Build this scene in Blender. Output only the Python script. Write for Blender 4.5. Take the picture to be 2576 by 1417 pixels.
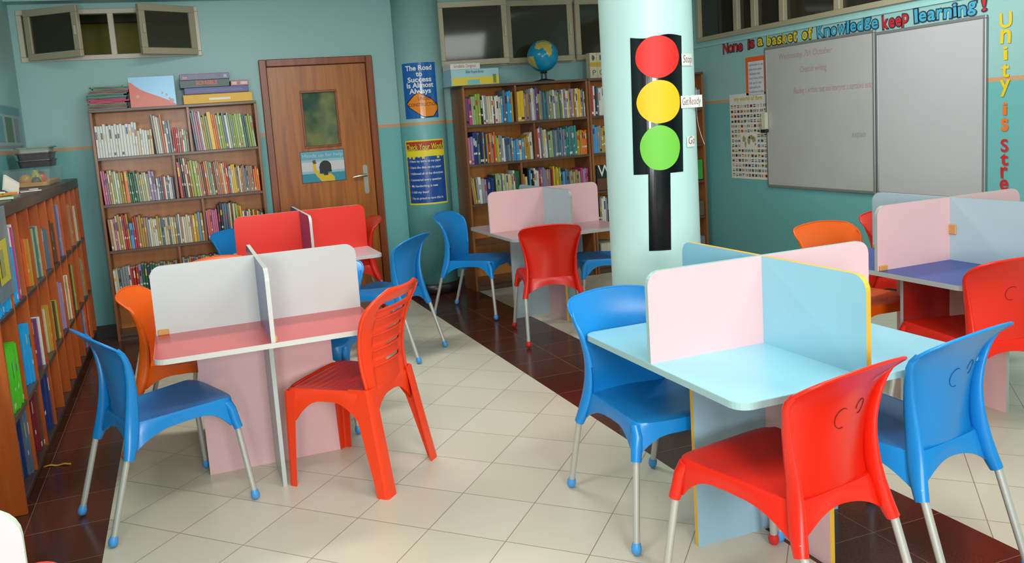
import bpy, math, random
from mathutils import Vector, Matrix
S = bpy.context.scene
for o in list(bpy.data.objects): bpy.data.objects.remove(o)
COL = S.collection
PI = math.pi
def R(d): return math.radians(d)

# ---------------------------------------------------------------- camera
F_PX, YAW, PITCH, ROLL, CAM_H = 2055.176, 0.3278688, 0.1269887, -0.0739787, 1.55
cy, sy, cp, sp, cr, sr = math.cos(YAW), math.sin(YAW), math.cos(PITCH), math.sin(PITCH), math.cos(ROLL), math.sin(ROLL)
f0 = Vector((sy, cy, 0)); r0 = Vector((cy, -sy, 0)); u0 = Vector((0, 0, 1))
d_ = f0*cp - u0*sp; u1 = u0*cp + f0*sp
rr_ = r0*cr + u1*sr; uu_ = -r0*sr + u1*cr
camd = bpy.data.cameras.new('camera'); cam = bpy.data.objects.new('camera', camd); COL.objects.link(cam)
M = Matrix((rr_, uu_, -d_)).transposed().to_4x4(); M.translation = (0, 0, CAM_H)
cam.matrix_world = M
camd.sensor_fit = 'HORIZONTAL'; camd.sensor_width = 36; camd.lens = 36*F_PX/2576
camd.shift_x = 125.147/2576; camd.shift_y = -132.939/2576
camd.clip_start = 0.05; camd.clip_end = 100
S.camera = cam
# ---------------------------------------------------------------- world, lights, exposure
S.view_settings.view_transform = 'Standard'; S.view_settings.look = 'None'
S.view_settings.gamma = 1; S.view_settings.use_curve_mapping = False
S.view_settings.exposure = 0.08
wd = bpy.data.worlds.new('world'); S.world = wd; wd.use_nodes = True
wd.node_tree.nodes['Background'].inputs[0].default_value = (0.75, 0.85, 1.0, 1)
wd.node_tree.nodes['Background'].inputs[1].default_value = 0.03
def area(name, loc, rot, sx, sy_, power, col=(1, 1, 1), spread=180):
    l = bpy.data.lights.new(name, 'AREA'); l.shape = 'RECTANGLE'; l.size = sx; l.size_y = sy_
    l.energy = power; l.color = col; l.spread = R(spread)
    o = bpy.data.objects.new(name, l); COL.objects.link(o); o.location = loc; o.rotation_euler = rot
    return o
# fluorescent fittings on the ceiling and the photographer's bounced flash
area('ceiling_light', (2.3, 1.3, 2.83), (R(14), 0, 0), 1.7, 1.3, 44, (0.98, 1.0, 0.99))
area('ceiling_light', (0.6, 4.9, 2.86), (0, 0, 0), 1.2, 0.3, 40, (0.97, 1.0, 0.98))
area('ceiling_light', (3.9, 4.2, 2.86), (0, R(-22), 0), 1.2, 0.3, 42, (0.97, 1.0, 0.98))
area('ceiling_light', (0.1, 1.8, 2.86), (0, 0, 0), 1.2, 0.3, 24, (0.98, 1.0, 0.98))
fl = area('flash_fill', (0.5, -2.1, 1.95), (0, 0, 0), 1.1, 0.9, 116, (0.98, 1.0, 1.0))
fl.rotation_euler = (Vector((2.4, 5.0, 1.2)) - fl.location).to_track_quat('-Z', 'Y').to_euler()

low_fill = area('flash_fill', (-0.9, -1.6, 1.35), (0, 0, 0), 0.7, 0.7, 62, (0.98, 1.0, 1.0))  # added low front fill, brightens the support panel under the rose-red table
low_fill.rotation_euler = (Vector((0.3, 4.0, 0.6)) - low_fill.location).to_track_quat('-Z', 'Y').to_euler()

# ---------------------------------------------------------------- materials
def lin(c):
    c = c/255.0
    return c/12.92 if c <= 0.04045 else ((c+0.055)/1.055)**2.4
def rgb(t): return (lin(t[0]), lin(t[1]), lin(t[2]), 1)
MATS = {}
def mat(name, col, rough=0.5, metal=0.0, spec=0.5, noise=0.0, nscale=8.0, bump=0.0, bscale=200.0, coat=0.0, emit=None, estr=0.0, alpha=None, trans=0.0):
    if name in MATS: return MATS[name]
    m = bpy.data.materials.new(name); m.use_nodes = True; nt = m.node_tree; b = nt.nodes['Principled BSDF']
    b.inputs['Base Color'].default_value = rgb(col); b.inputs['Roughness'].default_value = rough
    b.inputs['Metallic'].default_value = metal; b.inputs['Specular IOR Level'].default_value = spec
    b.inputs['Coat Weight'].default_value = coat
    if trans: b.inputs['Transmission Weight'].default_value = trans
    if alpha is not None: b.inputs['Alpha'].default_value = alpha
    if emit: b.inputs['Emission Color'].default_value = rgb(emit); b.inputs['Emission Strength'].default_value = estr
    tc = nt.nodes.new('ShaderNodeTexCoord')
    if noise:
        n = nt.nodes.new('ShaderNodeTexNoise'); n.inputs['Scale'].default_value = nscale; n.inputs['Detail'].default_value = 4
        mx = nt.nodes.new('ShaderNodeMix'); mx.data_type = 'RGBA'
        mx.inputs[6].default_value = tuple(v*(1-noise) for v in rgb(col)[:3])+(1,)
        mx.inputs[7].default_value = tuple(min(1, v*(1+noise)) for v in rgb(col)[:3])+(1,)
        nt.links.new(tc.outputs['Object'], n.inputs['Vector']); nt.links.new(n.outputs['Fac'], mx.inputs[0]); nt.links.new(mx.outputs[2], b.inputs['Base Color'])
    if bump:
        n2 = nt.nodes.new('ShaderNodeTexNoise'); n2.inputs['Scale'].default_value = bscale
        bp = nt.nodes.new('ShaderNodeBump'); bp.inputs['Strength'].default_value = bump; bp.inputs['Distance'].default_value = 0.002
        nt.links.new(tc.outputs['Object'], n2.inputs['Vector']); nt.links.new(n2.outputs['Fac'], bp.inputs['Height']); nt.links.new(bp.outputs[0], b.inputs['Normal'])
    MATS[name] = m; return m
def wood(name, c1, c2, rough=0.35, axis='Z', scale=1.0, coat=0.2):
    if name in MATS: return MATS[name]
    m = bpy.data.materials.new(name); m.use_nodes = True; nt = m.node_tree; b = nt.nodes['Principled BSDF']
    tc = nt.nodes.new('ShaderNodeTexCoord'); mp = nt.nodes.new('ShaderNodeMapping')
    sc = {'Z': (14, 14, 0.9), 'X': (0.9, 14, 14), 'Y': (14, 0.9, 14)}[axis]
    mp.inputs['Scale'].default_value = tuple(s*scale for s in sc)
    n = nt.nodes.new('ShaderNodeTexNoise'); n.inputs['Scale'].default_value = 1.6; n.inputs['Detail'].default_value = 6; n.inputs['Distortion'].default_value = 0.6
    r = nt.nodes.new('ShaderNodeValToRGB'); r.color_ramp.elements[0].position = 0.3; r.color_ramp.elements[1].position = 0.7
    r.color_ramp.elements[0].color = rgb(c1); r.color_ramp.elements[1].color = rgb(c2)
    nt.links.new(tc.outputs['Object'], mp.inputs['Vector']); nt.links.new(mp.outputs[0], n.inputs['Vector']); nt.links.new(n.outputs['Fac'], r.inputs[0]); nt.links.new(r.outputs[0], b.inputs['Base Color'])
    b.inputs['Roughness'].default_value = rough; b.inputs['Coat Weight'].default_value = coat; b.inputs['Coat Roughness'].default_value = 0.2
    MATS[name] = m; return m
def glass(name, col, rough=0.03, mixf=0.8):
    if name in MATS: return MATS[name]
    m = bpy.data.materials.new(name); m.use_nodes = True; nt = m.node_tree; nt.nodes.remove(nt.nodes['Principled BSDF'])
    out = nt.nodes['Material Output']; g = nt.nodes.new('ShaderNodeBsdfGlossy'); g.inputs['Roughness'].default_value = rough
    t = nt.nodes.new('ShaderNodeBsdfTransparent'); t.inputs[0].default_value = rgb(col)
    fr = nt.nodes.new('ShaderNodeFresnel'); fr.inputs[0].default_value = 1.5
    mx = nt.nodes.new('ShaderNodeMixShader')
    dust = nt.nodes.new('ShaderNodeBsdfDiffuse'); dust.inputs[0].default_value = rgb((120, 116, 96)); md = nt.nodes.new('ShaderNodeMixShader'); md.inputs[0].default_value = 0.16
    nt.links.new(t.outputs[0], md.inputs[1]); nt.links.new(dust.outputs[0], md.inputs[2])
    nt.links.new(fr.outputs[0], mx.inputs[0]); nt.links.new(md.outputs[0], mx.inputs[1]); nt.links.new(g.outputs[0], mx.inputs[2]); nt.links.new(mx.outputs[0], out.inputs[0])
    MATS[name] = m; return m

class NT:
    """small helper for math node chains"""
    def __init__(s, nt): s.nt = nt
    def m(s, op, a, b=None, c=None):
        n = s.nt.nodes.new('ShaderNodeMath'); n.operation = op
        for i, v in enumerate((a, b, c)):
            if v is None: continue
            if isinstance(v, (int, float)): n.inputs[i].default_value = v
            else: s.nt.links.new(v, n.inputs[i])
        return n.outputs[0]
    def mix(s, f, a, b):
        n = s.nt.nodes.new('ShaderNodeMix'); n.data_type = 'RGBA'
        for i, v in ((0, f), (6, a), (7, b)):
            if isinstance(v, (int, float, tuple)): n.inputs[i].default_value = v
            else: s.nt.links.new(v, n.inputs[i])
        return n.outputs[2]

def floor_mat():
    m = bpy.data.materials.new('floor_tiles'); m.use_nodes = True; nt = m.node_tree; b = nt.nodes['Principled BSDF']; N = NT(nt)
    geo = nt.nodes.new('ShaderNodeNewGeometry'); sep = nt.nodes.new('ShaderNodeSeparateXYZ'); nt.links.new(geo.outputs['Position'], sep.inputs[0])
    x, y = sep.outputs[0], sep.outputs[1]
    ta, ts, tx, ty = 0.768, 0.322, -0.387, 3.579
    dx, dy = N.m('SUBTRACT', x, tx), N.m('SUBTRACT', y, ty)
    ii = N.m('DIVIDE', N.m('SUBTRACT', N.m('MULTIPLY', dx, math.cos(ta)), N.m('MULTIPLY', dy, math.sin(ta))), ts)
    jj = N.m('DIVIDE', N.m('ADD', N.m('MULTIPLY', dx, math.sin(ta)), N.m('MULTIPLY', dy, math.cos(ta))), ts)
    def line(v, w):   # 1 on the grout
        return N.m('LESS_THAN', N.m('PINGPONG', v, 0.5), w)
    def cell(a, c):
        wn = nt.nodes.new('ShaderNodeTexWhiteNoise'); wn.noise_dimensions = '2D'; cb = nt.nodes.new('ShaderNodeCombineXYZ')
        nt.links.new(N.m('FLOOR', a), cb.inputs[0]); nt.links.new(N.m('FLOOR', c), cb.inputs[1]); nt.links.new(cb.outputs[0], wn.inputs['Vector']); return wn.outputs['Value']
    gb = N.m('MAXIMUM', line(ii, 0.0052), line(jj, 0.0052))
    ns = nt.nodes.new('ShaderNodeTexNoise'); ns.inputs['Scale'].default_value = 3.0; ns.inputs['Detail'].default_value = 5; nt.links.new(geo.outputs['Position'], ns.inputs['Vector'])
    beige = N.mix(cell(ii, jj), rgb((206, 197, 176)), rgb((214, 205, 186)))
    beige = N.mix(N.m('MULTIPLY', ns.outputs['Fac'], 0.35), beige, rgb((194, 184, 162)))
    beige = N.mix(gb, beige, rgb((140, 130, 110)))
    # dark porphyry-coloured borders
    a1, b1 = N.m('DIVIDE', N.m('ADD', x, 0.768), 0.332), N.m('DIVIDE', N.m('SUBTRACT', y, 3.64), 0.326)
    a2, b2 = N.m('DIVIDE', N.m('SUBTRACT', x, 1.878), 0.316), N.m('DIVIDE', N.m('SUBTRACT', y, 2.15), 0.32)
    left = N.m('LESS_THAN', x, -0.437)
    aa = N.m('ADD', N.m('MULTIPLY', a1, left), N.m('MULTIPLY', a2, N.m('SUBTRACT', 1.0, left)))
    bb = N.m('ADD', N.m('MULTIPLY', b1, left), N.m('MULTIPLY', b2, N.m('SUBTRACT', 1.0, left)))
    gd = N.m('MAXIMUM', line(aa, 0.004), line(bb, 0.004))
    sp_ = nt.nodes.new('ShaderNodeTexNoise'); sp_.inputs['Scale'].default_value = 160; sp_.inputs['Detail'].default_value = 3; nt.links.new(geo.outputs['Position'], sp_.inputs['Vector'])
    dark = N.mix(cell(aa, bb), rgb((70, 36, 27)), rgb((84, 42, 30)))
    dark = N.mix(N.m('MULTIPLY', N.m('GREATER_THAN', sp_.outputs['Fac'], 0.56), 0.5), dark, rgb((30, 20, 20)))
    dark = N.mix(gd, dark, rgb((128, 105, 96)))
    strip = N.m('MULTIPLY', N.m('GREATER_THAN', x, 1.878), N.m('LESS_THAN', x, 2.51))
    isd = N.m('MAXIMUM', left, strip)
    nt.links.new(N.mix(isd, beige, dark), b.inputs['Base Color'])
    nt.links.new(N.m('ADD', 0.28, N.m('MULTIPLY', isd, -0.08)), b.inputs['Roughness'])
    b.inputs['Specular IOR Level'].default_value = 0.45
    grout = N.m('ADD', N.m('MULTIPLY', gb, N.m('SUBTRACT', 1.0, isd)), N.m('MULTIPLY', gd, isd))
    bp = nt.nodes.new('ShaderNodeBump'); bp.invert = True; bp.inputs['Strength'].default_value = 0.4; bp.inputs['Distance'].default_value = 0.002
    nt.links.new(grout, bp.inputs['Height']); nt.links.new(bp.outputs[0], b.inputs['Normal'])
    return m
def wall_mat(name, up=(135, 184, 182), low=(72, 146, 148), stripe=True):
    m = bpy.data.materials.new(name); m.use_nodes = True; nt = m.node_tree; b = nt.nodes['Principled BSDF']; N = NT(nt)
    geo = nt.nodes.new('ShaderNodeNewGeometry'); sep = nt.nodes.new('ShaderNodeSeparateXYZ'); nt.links.new(geo.outputs['Position'], sep.inputs[0])
    z = sep.outputs[2]
    ns = nt.nodes.new('ShaderNodeTexNoise'); ns.inputs['Scale'].default_value = 1.3; ns.inputs['Detail'].default_value = 6; nt.links.new(geo.outputs['Position'], ns.inputs['Vector'])
    u = N.mix(N.m('MULTIPLY', ns.outputs['Fac'], 0.5), rgb(up), rgb(tuple(int(v*0.93) for v in up)))
    l = N.mix(N.m('MULTIPLY', ns.outputs['Fac'], 0.5), rgb(low), rgb(tuple(int(v*0.93) for v in low)))
    c = N.mix(N.m('LESS_THAN', z, 1.583), u, l)
    c = N.mix(N.m('MULTIPLY', N.m('GREATER_THAN', z, 1.569), N.m('LESS_THAN', z, 1.597)), c, rgb((196, 150, 108)))
    nt.links.new(c, b.inputs['Base Color']); b.inputs['Roughness'].default_value = 0.42
    n2 = nt.nodes.new('ShaderNodeTexNoise'); n2.inputs['Scale'].default_value = 90; nt.links.new(geo.outputs['Position'], n2.inputs['Vector'])
    bp = nt.nodes.new('ShaderNodeBump'); bp.inputs['Strength'].default_value = 0.15; bp.inputs['Distance'].default_value = 0.002
    nt.links.new(n2.outputs['Fac'], bp.inputs['Height']); nt.links.new(bp.outputs[0], b.inputs['Normal'])
    MATS[name] = m; return m

# ---------------------------------------------------------------- mesh builder
class MB:
    def __init__(s): s.v = []; s.f = []; s.mi = []; s.sm = []
    def add(s, vs, fs, mi=0, smooth=False):
        o = len(s.v); s.v += [tuple(v) for v in vs]
        for f in fs: s.f.append(tuple(i+o for i in f)); s.mi.append(mi); s.sm.append(smooth)
        return s
    def box(s, x0, x1, y0, y1, z0, z1, mi=0):
        return s.add([(x0, y0, z0), (x1, y0, z0), (x1, y1, z0), (x0, y1, z0), (x0, y0, z1), (x1, y0, z1), (x1, y1, z1), (x0, y1, z1)],
                     [(0, 3, 2, 1), (4, 5, 6, 7), (0, 1, 5, 4), (1, 2, 6, 5), (2, 3, 7, 6), (3, 0, 4, 7)], mi)
    def bbox(s, x0, x1, y0, y1, z0, z1, b=0.002, mi=0):
        """box with chamfered edges"""
        xs, ys, zs = (x0, x1), (y0, y1), (z0, z1); c = ((x0+x1)/2, (y0+y1)/2, (z0+z1)/2); vs = []; idx = {}
        for i in (0, 1):
            for j in (0, 1):
                for k in (0, 1):
                    p = (xs[i], ys[j], zs[k]); g = [b if a < q else -b for a, q in zip(p, c)]
                    for ax in range(3):
                        q = [p[t]+g[t] for t in range(3)]; q[ax] = p[ax]; idx[(i, j, k, ax)] = len(vs); vs.append(tuple(q))
        I = lambda i, j, k, a: idx[(i, j, k, a)]; fs = []
        for a in range(3):
            o = [t for t in range(3) if t != a]
            for e in (0, 1):
                q = []
                for (p, r) in ((0, 0), (1, 0), (1, 1), (0, 1)):
                    t = [0, 0, 0]; t[a] = e; t[o[0]] = p; t[o[1]] = r; q.append(I(*t, a))
                if (e == 0) ^ (a == 1): q.reverse()
                fs.append(tuple(q))
            for p in (0, 1):
                for r in (0, 1):
                    t0 = [0, 0, 0]; t0[o[0]] = p; t0[o[1]] = r; t1 = list(t0); t1[a] = 1
                    q = [I(*t0, o[0]), I(*t1, o[0]), I(*t1, o[1]), I(*t0, o[1])]; fs.append(tuple(q))
        for i in (0, 1):
            for j in (0, 1):
                for k in (0, 1): fs.append((I(i, j, k, 0), I(i, j, k, 1), I(i, j, k, 2)))
        return s.add(vs, fs, mi)
    def prism(s, poly, w0, w1, ax='y', mi=0, mi_side=None, smooth=False):
        """extrude a 2D polygon; ax = axis of extrusion"""
        def P(a, b, w): return {'y': (a, w, b), 'x': (w, a, b), 'z': (a, b, w)}[ax]
        n = len(poly); vs = [P(a, b, w0) for a, b in poly]+[P(a, b, w1) for a, b in poly]
        s.add(vs, [tuple(range(n)), tuple(reversed(range(n, 2*n)))], mi)
        o = len(s.v)-2*n; ms = mi if mi_side is None else mi_side
        for i in range(n):
            j = (i+1) % n; s.f.append((o+i, o+n+i, o+n+j, o+j)); s.mi.append(ms); s.sm.append(smooth)
        return s
    def tube(s, pts, rad, seg=12, mi=0, smooth=True, cap=True, up=(0, 0, 1)):
        """sweep an ellipse; rad entries are r or (ra, rb)"""
        n = len(pts); pts = [Vector(p) for p in pts]; rings = []
        if not isinstance(rad, (list, tuple)): rad = [rad]*n
        vs = []
        for i, p in enumerate(pts):
            t = (pts[min(i+1, n-1)]-pts[max(i-1, 0)]).normalized(); u = Vector(up)
            if abs(t.dot(u)) > 0.95: u = Vector((0, 1, 0))
            a = t.cross(u).normalized(); b = a.cross(t).normalized()
            r = rad[i]; ra, rb = (r, r) if isinstance(r, (int, float)) else r
            for k in range(seg):
                q = 2*PI*k/seg; vs.append(p+a*(ra*math.cos(q))+b*(rb*math.sin(q)))
        fs = [(i*seg+k, i*seg+(k+1) % seg, (i+1)*seg+(k+1) % seg, (i+1)*seg+k) for i in range(n-1) for k in range(seg)]
        s.add(vs, fs, mi, smooth)
        if cap: s.add(vs[:seg], [tuple(reversed(range(seg)))], mi); s.add(vs[-seg:], [tuple(range(seg))], mi)
        return s
    def lathe(s, prof, c=(0, 0, 0), seg=24, mi=0, smooth=True, m=None):
        vs = []
        for r, z in prof:
            for k in range(seg):
                q = 2*PI*k/seg; p = Vector((r*math.cos(q), r*math.sin(q), z))
                if m is not None: p = m @ p
                vs.append(p+Vector(c))
        n = len(prof)
        s.add(vs, [(i*seg+k, i*seg+(k+1) % seg, (i+1)*seg+(k+1) % seg, (i+1)*seg+k) for i in range(n-1) for k in range(seg)], mi, smooth)
        s.add(vs[:seg], [tuple(reversed(range(seg)))], mi); s.add(vs[-seg:], [tuple(range(seg))], mi)
        return s
    def grid(s, fn, nu, nv, mi=0, smooth=True, skip=None):
        vs = [fn(i/nu, j/nv) for j in range(nv+1) for i in range(nu+1)]
        fs = [(j*(nu+1)+i, j*(nu+1)+i+1, (j+1)*(nu+1)+i+1, (j+1)*(nu+1)+i) for j in range(nv) for i in range(nu) if not (skip and skip(i, j))]
        return s.add(vs, fs, mi, smooth)
    def text(s, body, size, fn, mi=0, align='LEFT', offset=0.0, extrude=0.0, shear=0.0, space=1.0, width=None):
        vs, fs = text_mesh(body, size, align, offset, extrude, shear, space)
        if width:
            xs = [v[0] for v in vs]; w = max(xs)-min(xs); k = width/w; vs = [(v[0]*k, v[1], v[2]) for v in vs]
        return s.add([fn(*v) for v in vs], fs, mi)
    def xf(s, fn): s.v = [tuple(fn(*v)) for v in s.v]; return s
    def build(s, name, mats, parent=None, solid=0.0, subsurf=0, weld=False, bevel=0.0):
        me = bpy.data.meshes.new(name); me.from_pydata([tuple(v) for v in s.v], [], s.f)
        for m in (mats if isinstance(mats, (list, tuple)) else [mats]): me.materials.append(m)
        me.polygons.foreach_set('material_index', s.mi); me.polygons.foreach_set('use_smooth', s.sm); me.update()
        o = bpy.data.objects.new(name, me); COL.objects.link(o)
        if parent: o.parent = parent
        if weld: mo = o.modifiers.new('weld', 'WELD'); mo.merge_threshold = 0.0002
        if solid: mo = o.modifiers.new('solid', 'SOLIDIFY'); mo.thickness = solid; mo.offset = 0
        if bevel: mo = o.modifiers.new('bevel', 'BEVEL'); mo.width = bevel; mo.segments = 2; mo.limit_method = 'ANGLE'
        if subsurf: mo = o.modifiers.new('sub', 'SUBSURF'); mo.levels = subsurf; mo.render_levels = subsurf
        return o
_tc = {}
def text_mesh(body, size, align, offset, extrude, shear, space):
    key = (body, size, align, offset, extrude, shear, space)
    if key in _tc: return _tc[key]
    cu = bpy.data.curves.new('t', 'FONT'); cu.body = body; cu.size = size; cu.align_x = align; cu.offset = offset; cu.extrude = extrude; cu.shear = shear
    cu.space_character = space; cu.resolution_u = 3
    ob = bpy.data.objects.new('t', cu); COL.objects.link(ob)
    dg = bpy.context.evaluated_depsgraph_get(); dg.update(); me = bpy.data.meshes.new_from_object(ob.evaluated_get(dg))
    vs = [tuple(v.co) for v in me.vertices]; fs = [tuple(p.vertices) for p in me.polygons]
    bpy.data.objects.remove(ob); bpy.data.curves.remove(cu); bpy.data.meshes.remove(me)
    _tc[key] = (vs, fs); return _tc[key]
def rrect(x0, x1, z0, z1, r, corners='tl tr bl br', n=6):
    """rounded rectangle outline, counter-clockwise"""
    out = []
    for key, cx, cz, a0 in (('br', x1-r, z0+r, -90), ('tr', x1-r, z1-r, 0), ('tl', x0+r, z1-r, 90), ('bl', x0+r, z0+r, 180)):
        if key in corners.split():
            out += [(cx+r*math.cos(R(a0+90*i/n)), cz+r*math.sin(R(a0+90*i/n))) for i in range(n+1)]
        else: out.append({'br': (x1, z0), 'tr': (x1, z1), 'tl': (x0, z1), 'bl': (x0, z0)}[key])
    return out
def thing(name, label, cat, loc=(0, 0, 0), rz=0.0, group=None):
    o = bpy.data.objects.new(name, None); o.empty_display_size = 0.1; COL.objects.link(o)
    o.location = loc; o.rotation_euler = (0, 0, rz); o['label'] = label; o['category'] = cat
    if group: o['group'] = group
    return o
def tag(o, label, cat, group=None, kind=None):
    o['label'] = label; o['category'] = cat
    if group: o['group'] = group
    if kind: o['kind'] = kind
    return o
def struct(o): o['kind'] = 'structure'; return o
def dup(root, loc, rz, label, group=None):
    r = root.copy(); COL.objects.link(r); r.location = loc; r.rotation_euler = (0, 0, rz); r['label'] = label
    if group: r['group'] = group
    for ch in list(root.children):
        c = ch.copy(); COL.objects.link(c); c.parent = r
        for g in list(ch.children):
            d = g.copy(); COL.objects.link(d); d.parent = c
    return r
# ================================================================ ROOM
XL, XR, YB, YF, ZC = -1.12, 5.1, 7.35, -2.6, 2.95
W_UP, W_LOW = (148, 190, 186), (108, 176, 174)
WM = wall_mat('wall_paint', W_UP, W_LOW)
struct(MB().box(-2.3, XR+0.15, YF-0.1, YB+0.15, -0.1, 0).build('floor', floor_mat()))
cm = mat('ceiling_paint', (215, 222, 218), 0.8)
struct(MB().box(-2.3, XR+0.15, YF-0.1, YB+0.15, ZC, ZC+0.1).build('ceiling', cm))
def wall_holes(name, a0, a1, z0, z1, w0, w1, ax, holes):
    """wall slab with rectangular openings; ax 'x' runs along x, 'y' runs along y"""
    mb = MB(); xs = sorted({a0, a1}|{h[0] for h in holes}|{h[1] for h in holes}); zs = sorted({z0, z1}|{h[2] for h in holes}|{h[3] for h in holes})
    for i in range(len(xs)-1):
        run = None
        for j in range(len(zs)-1):
            cx, cz = (xs[i]+xs[i+1])/2, (zs[j]+zs[j+1])/2
            if any(h[0] < cx < h[1] and h[2] < cz < h[3] for h in holes): continue
            if ax == 'x': mb.box(xs[i], xs[i+1], w0, w1, zs[j], zs[j+1])
            else: mb.box(w0, w1, xs[i], xs[i+1], zs[j], zs[j+1])
    return struct(mb.build(name, WM))
wall_holes('wall_back', XL-0.15, XR+0.15, 0, ZC, YB, YB+0.15, 'x', [(-1.07, 0.30, 2.285, 2.69), (0.80, 1.705, 0, 2.175), (2.385, 4.75, 2.075, 2.68)])
wall_holes('wall_right', YF, YB, 0, ZC, XR, XR+0.15, 'y', [(3.6, 7.16, 2.19, 2.78)])
struct(MB().box(XL-0.15, XL, 3.0, YB, 0, ZC).build('wall_left', WM))
struct(MB().box(-2.3, XL-0.15, 2.85, 3.0, 0, ZC).box(XL-0.15, XL, 2.85, 3.0, 0, ZC).build('wall_left_return', WM))
struct(MB().box(-2.4, -2.3, YF, 3.0, 0, ZC).build('wall_left_alcove', WM))
struct(MB().box(-2.4, XR+0.15, YF-0.1, YF, 0, ZC).build('wall_front', WM))
struct(MB().box(XL, XR, YB-0.16, YB, 2.735, ZC).build('trim_1', mat('beam_paint', (150, 196, 195), 0.5)))
# ledge under the right-hand windows
struct(MB().box(XR-0.012, XR, 3.3, YB, 2.135, 2.16).build('trim_2', mat('beam_paint', (150, 196, 195), 0.5)))
sk = mat('dark_skirting', (34, 30, 30), 0.35, noise=0.3, nscale=40)
struct(MB().box(XL, 0.74, YB-0.02, YB, 0, 0.1).box(1.77, XR, YB-0.02, YB, 0, 0.1).build('baseboard_back', sk))
struct(MB().box(XR-0.02, XR, YF, YB-0.02, 0, 0.1).build('baseboard_right', sk))
struct(MB().box(XL, XL+0.02, 3.0, YB-0.02, 0, 0.1).build('baseboard_left', sk))
# dim corridors seen through the high windows
olive = mat('corridor_wall', (140, 134, 70), 0.8); dkc = mat('corridor_ceiling', (92, 90, 76), 0.8)
mb = MB().box(-2.5, 7.2, 9.0, 9.1, 0, 2.8, 0).box(-2.5, 7.2, YB+0.15, 9.1, 3.15, 3.2, 1).box(-2.5, 7.2, 8.9, 9.0, 2.8, 3.15, 1)
mb.box(6.7, 6.8, -1, 9.0, 0, 3.0, 0).box(5.26, 6.8, -1, 7.5, 3.0, 3.1, 1).box(-2.6, -2.5, YB+0.15, 9.1, 0, 3, 0).box(5.3, 6.8, -1.1, -1, 0, 3.1, 0)
mb.box(-2.5, 6.8, YB+0.15, 9.1, -0.12, -0.02, 1).box(5.26, 6.8, -1.1, YB+0.15, -0.12, -0.02, 1)
struct(mb.build('wall_corridor', [olive, dkc]))
area('corridor_light', (1.2, 8.3, 2.9), (0, 0, 0), 1.2, 0.2, 16, (1.0, 0.95, 0.75))
area('corridor_light', (6.0, 5.2, 2.96), (0, 0, 0), 0.2, 1.2, 14, (1.0, 0.97, 0.8))
# free-standing and half-buried round columns
colm = mat('column_paint', (190, 224, 218), 0.38, noise=0.05, nscale=3)
CX, CY_, CR = 2.19, 3.49, 0.218
struct(MB().lathe([(CR, 0), (CR, 0.1), (CR, 1.0), (CR, 2.0), (CR, ZC)], (CX, CY_, 0), 64).build('trim_3', colm))
BX = 2.19
vs = MB(); A = [PI+PI*i/32 for i in range(33)]
vs.prism([(BX+CR*math.cos(a), YB+CR*math.sin(a)) for a in A], 0, 2.735, 'z', smooth=True)
struct(vs.build('trim_4', WM))
vs = MB(); vs.prism([(BX+(CR+.012)*math.cos(a), YB+(CR+.012)*math.sin(a)) for a in A], 0, 0.1, 'z', smooth=True)
struct(vs.build('baseboard_column', sk))

# ---------------------------------------------------------------- windows
alu = mat('cream_aluminium', (168, 160, 134), 0.45, 0.1)
alu2 = mat('pale_aluminium', (186, 178, 160), 0.4, 0.1)
wg = glass('window_glass', (150, 152, 138), 0.06)
def frame(mb, a0, a1, z0, z1, t, y0, y1, mi=0):
    mb.bbox(a0, a1, y0, y1, z0, z0+t, .003, mi).bbox(a0, a1, y0, y1, z1-t, z1, .003, mi)
    mb.bbox(a0, a0+t, y0, y1, z0+t, z1-t, .003, mi).bbox(a1-t, a1, y0, y1, z0+t, z1-t, .003, mi)
    return mb
def sash(root, w, h, hinge, ang, right, z0, y):
    """opened sash, hinged at x = hinge, swinging into the room"""
    s = -1 if right else 1
    mb = MB(); x0, x1 = (0, w) if not right else (-w, 0)
    frame(mb, x0, x1, 0, h, 0.052, -0.02, 0.02); c, sn = math.cos(ang), math.sin(ang)
    def T(px, py, pz): return (hinge+px*c+s*py*sn*0+(-py*sn*(1 if right else -1))*0+(px*0), 0, 0)
    a = -ang if not right else ang
    ca, sa = math.cos(a), math.sin(a)
    tr = lambda px, py, pz: (hinge+px*ca-py*sa, y+px*sa+py*ca, z0+pz)
    f = mb.xf(tr).build('sash', alu, root)
    MB().box(x0+.05, x1-.05, -0.003, 0.003, .05, h-.05).xf(tr).build('pane', wg, f)
    hx = x1-.026 if not right else x0+.026
    MB().bbox(hx-.008, hx+.008, -0.035, -0.018, h*.42, h*.6, .002).xf(tr).build('sash_handle', alu2, f)
w1 = struct(thing('window_1', 'high window', 'window', (0, 0, 0)))
for k in ('label', 'category'): del w1[k]
mb = frame(MB(), -1.07, 0.30, 2.285, 2.69, 0.04, YB-0.012, YB+0.05); mb.bbox(-0.405, -0.36, YB-0.012, YB+0.05, 2.32, 2.655, .003)
mb.build('window_frame', alu2, w1)
sash(w1, 0.475, 0.392, -1.005, R(31), False, 2.29, YB-0.03)
sash(w1, 0.49, 0.392, 0.262, R(29), True, 2.29, YB-0.03)
w2 = struct(thing('window_2', 'high window', 'window', (0, 0, 0)))
for k in ('label', 'category'): del w2[k]
mb = frame(MB(), 2.385, 4.75, 2.075, 2.68, 0.035, YB-0.012, YB+0.06)
for x in (3.055, 3.78, 4.3): mb.bbox(x-.02, x+.02, YB-0.012, YB+0.06, 2.11, 2.645, .003)
mb.build('window_frame', alu2, w2)
sash(w2, 0.655, 0.585, 2.395, R(9), False, 2.085, YB-0.035)
sash(w2, 0.68, 0.585, 3.07, R(3), False, 2.085, YB-0.035)
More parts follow.
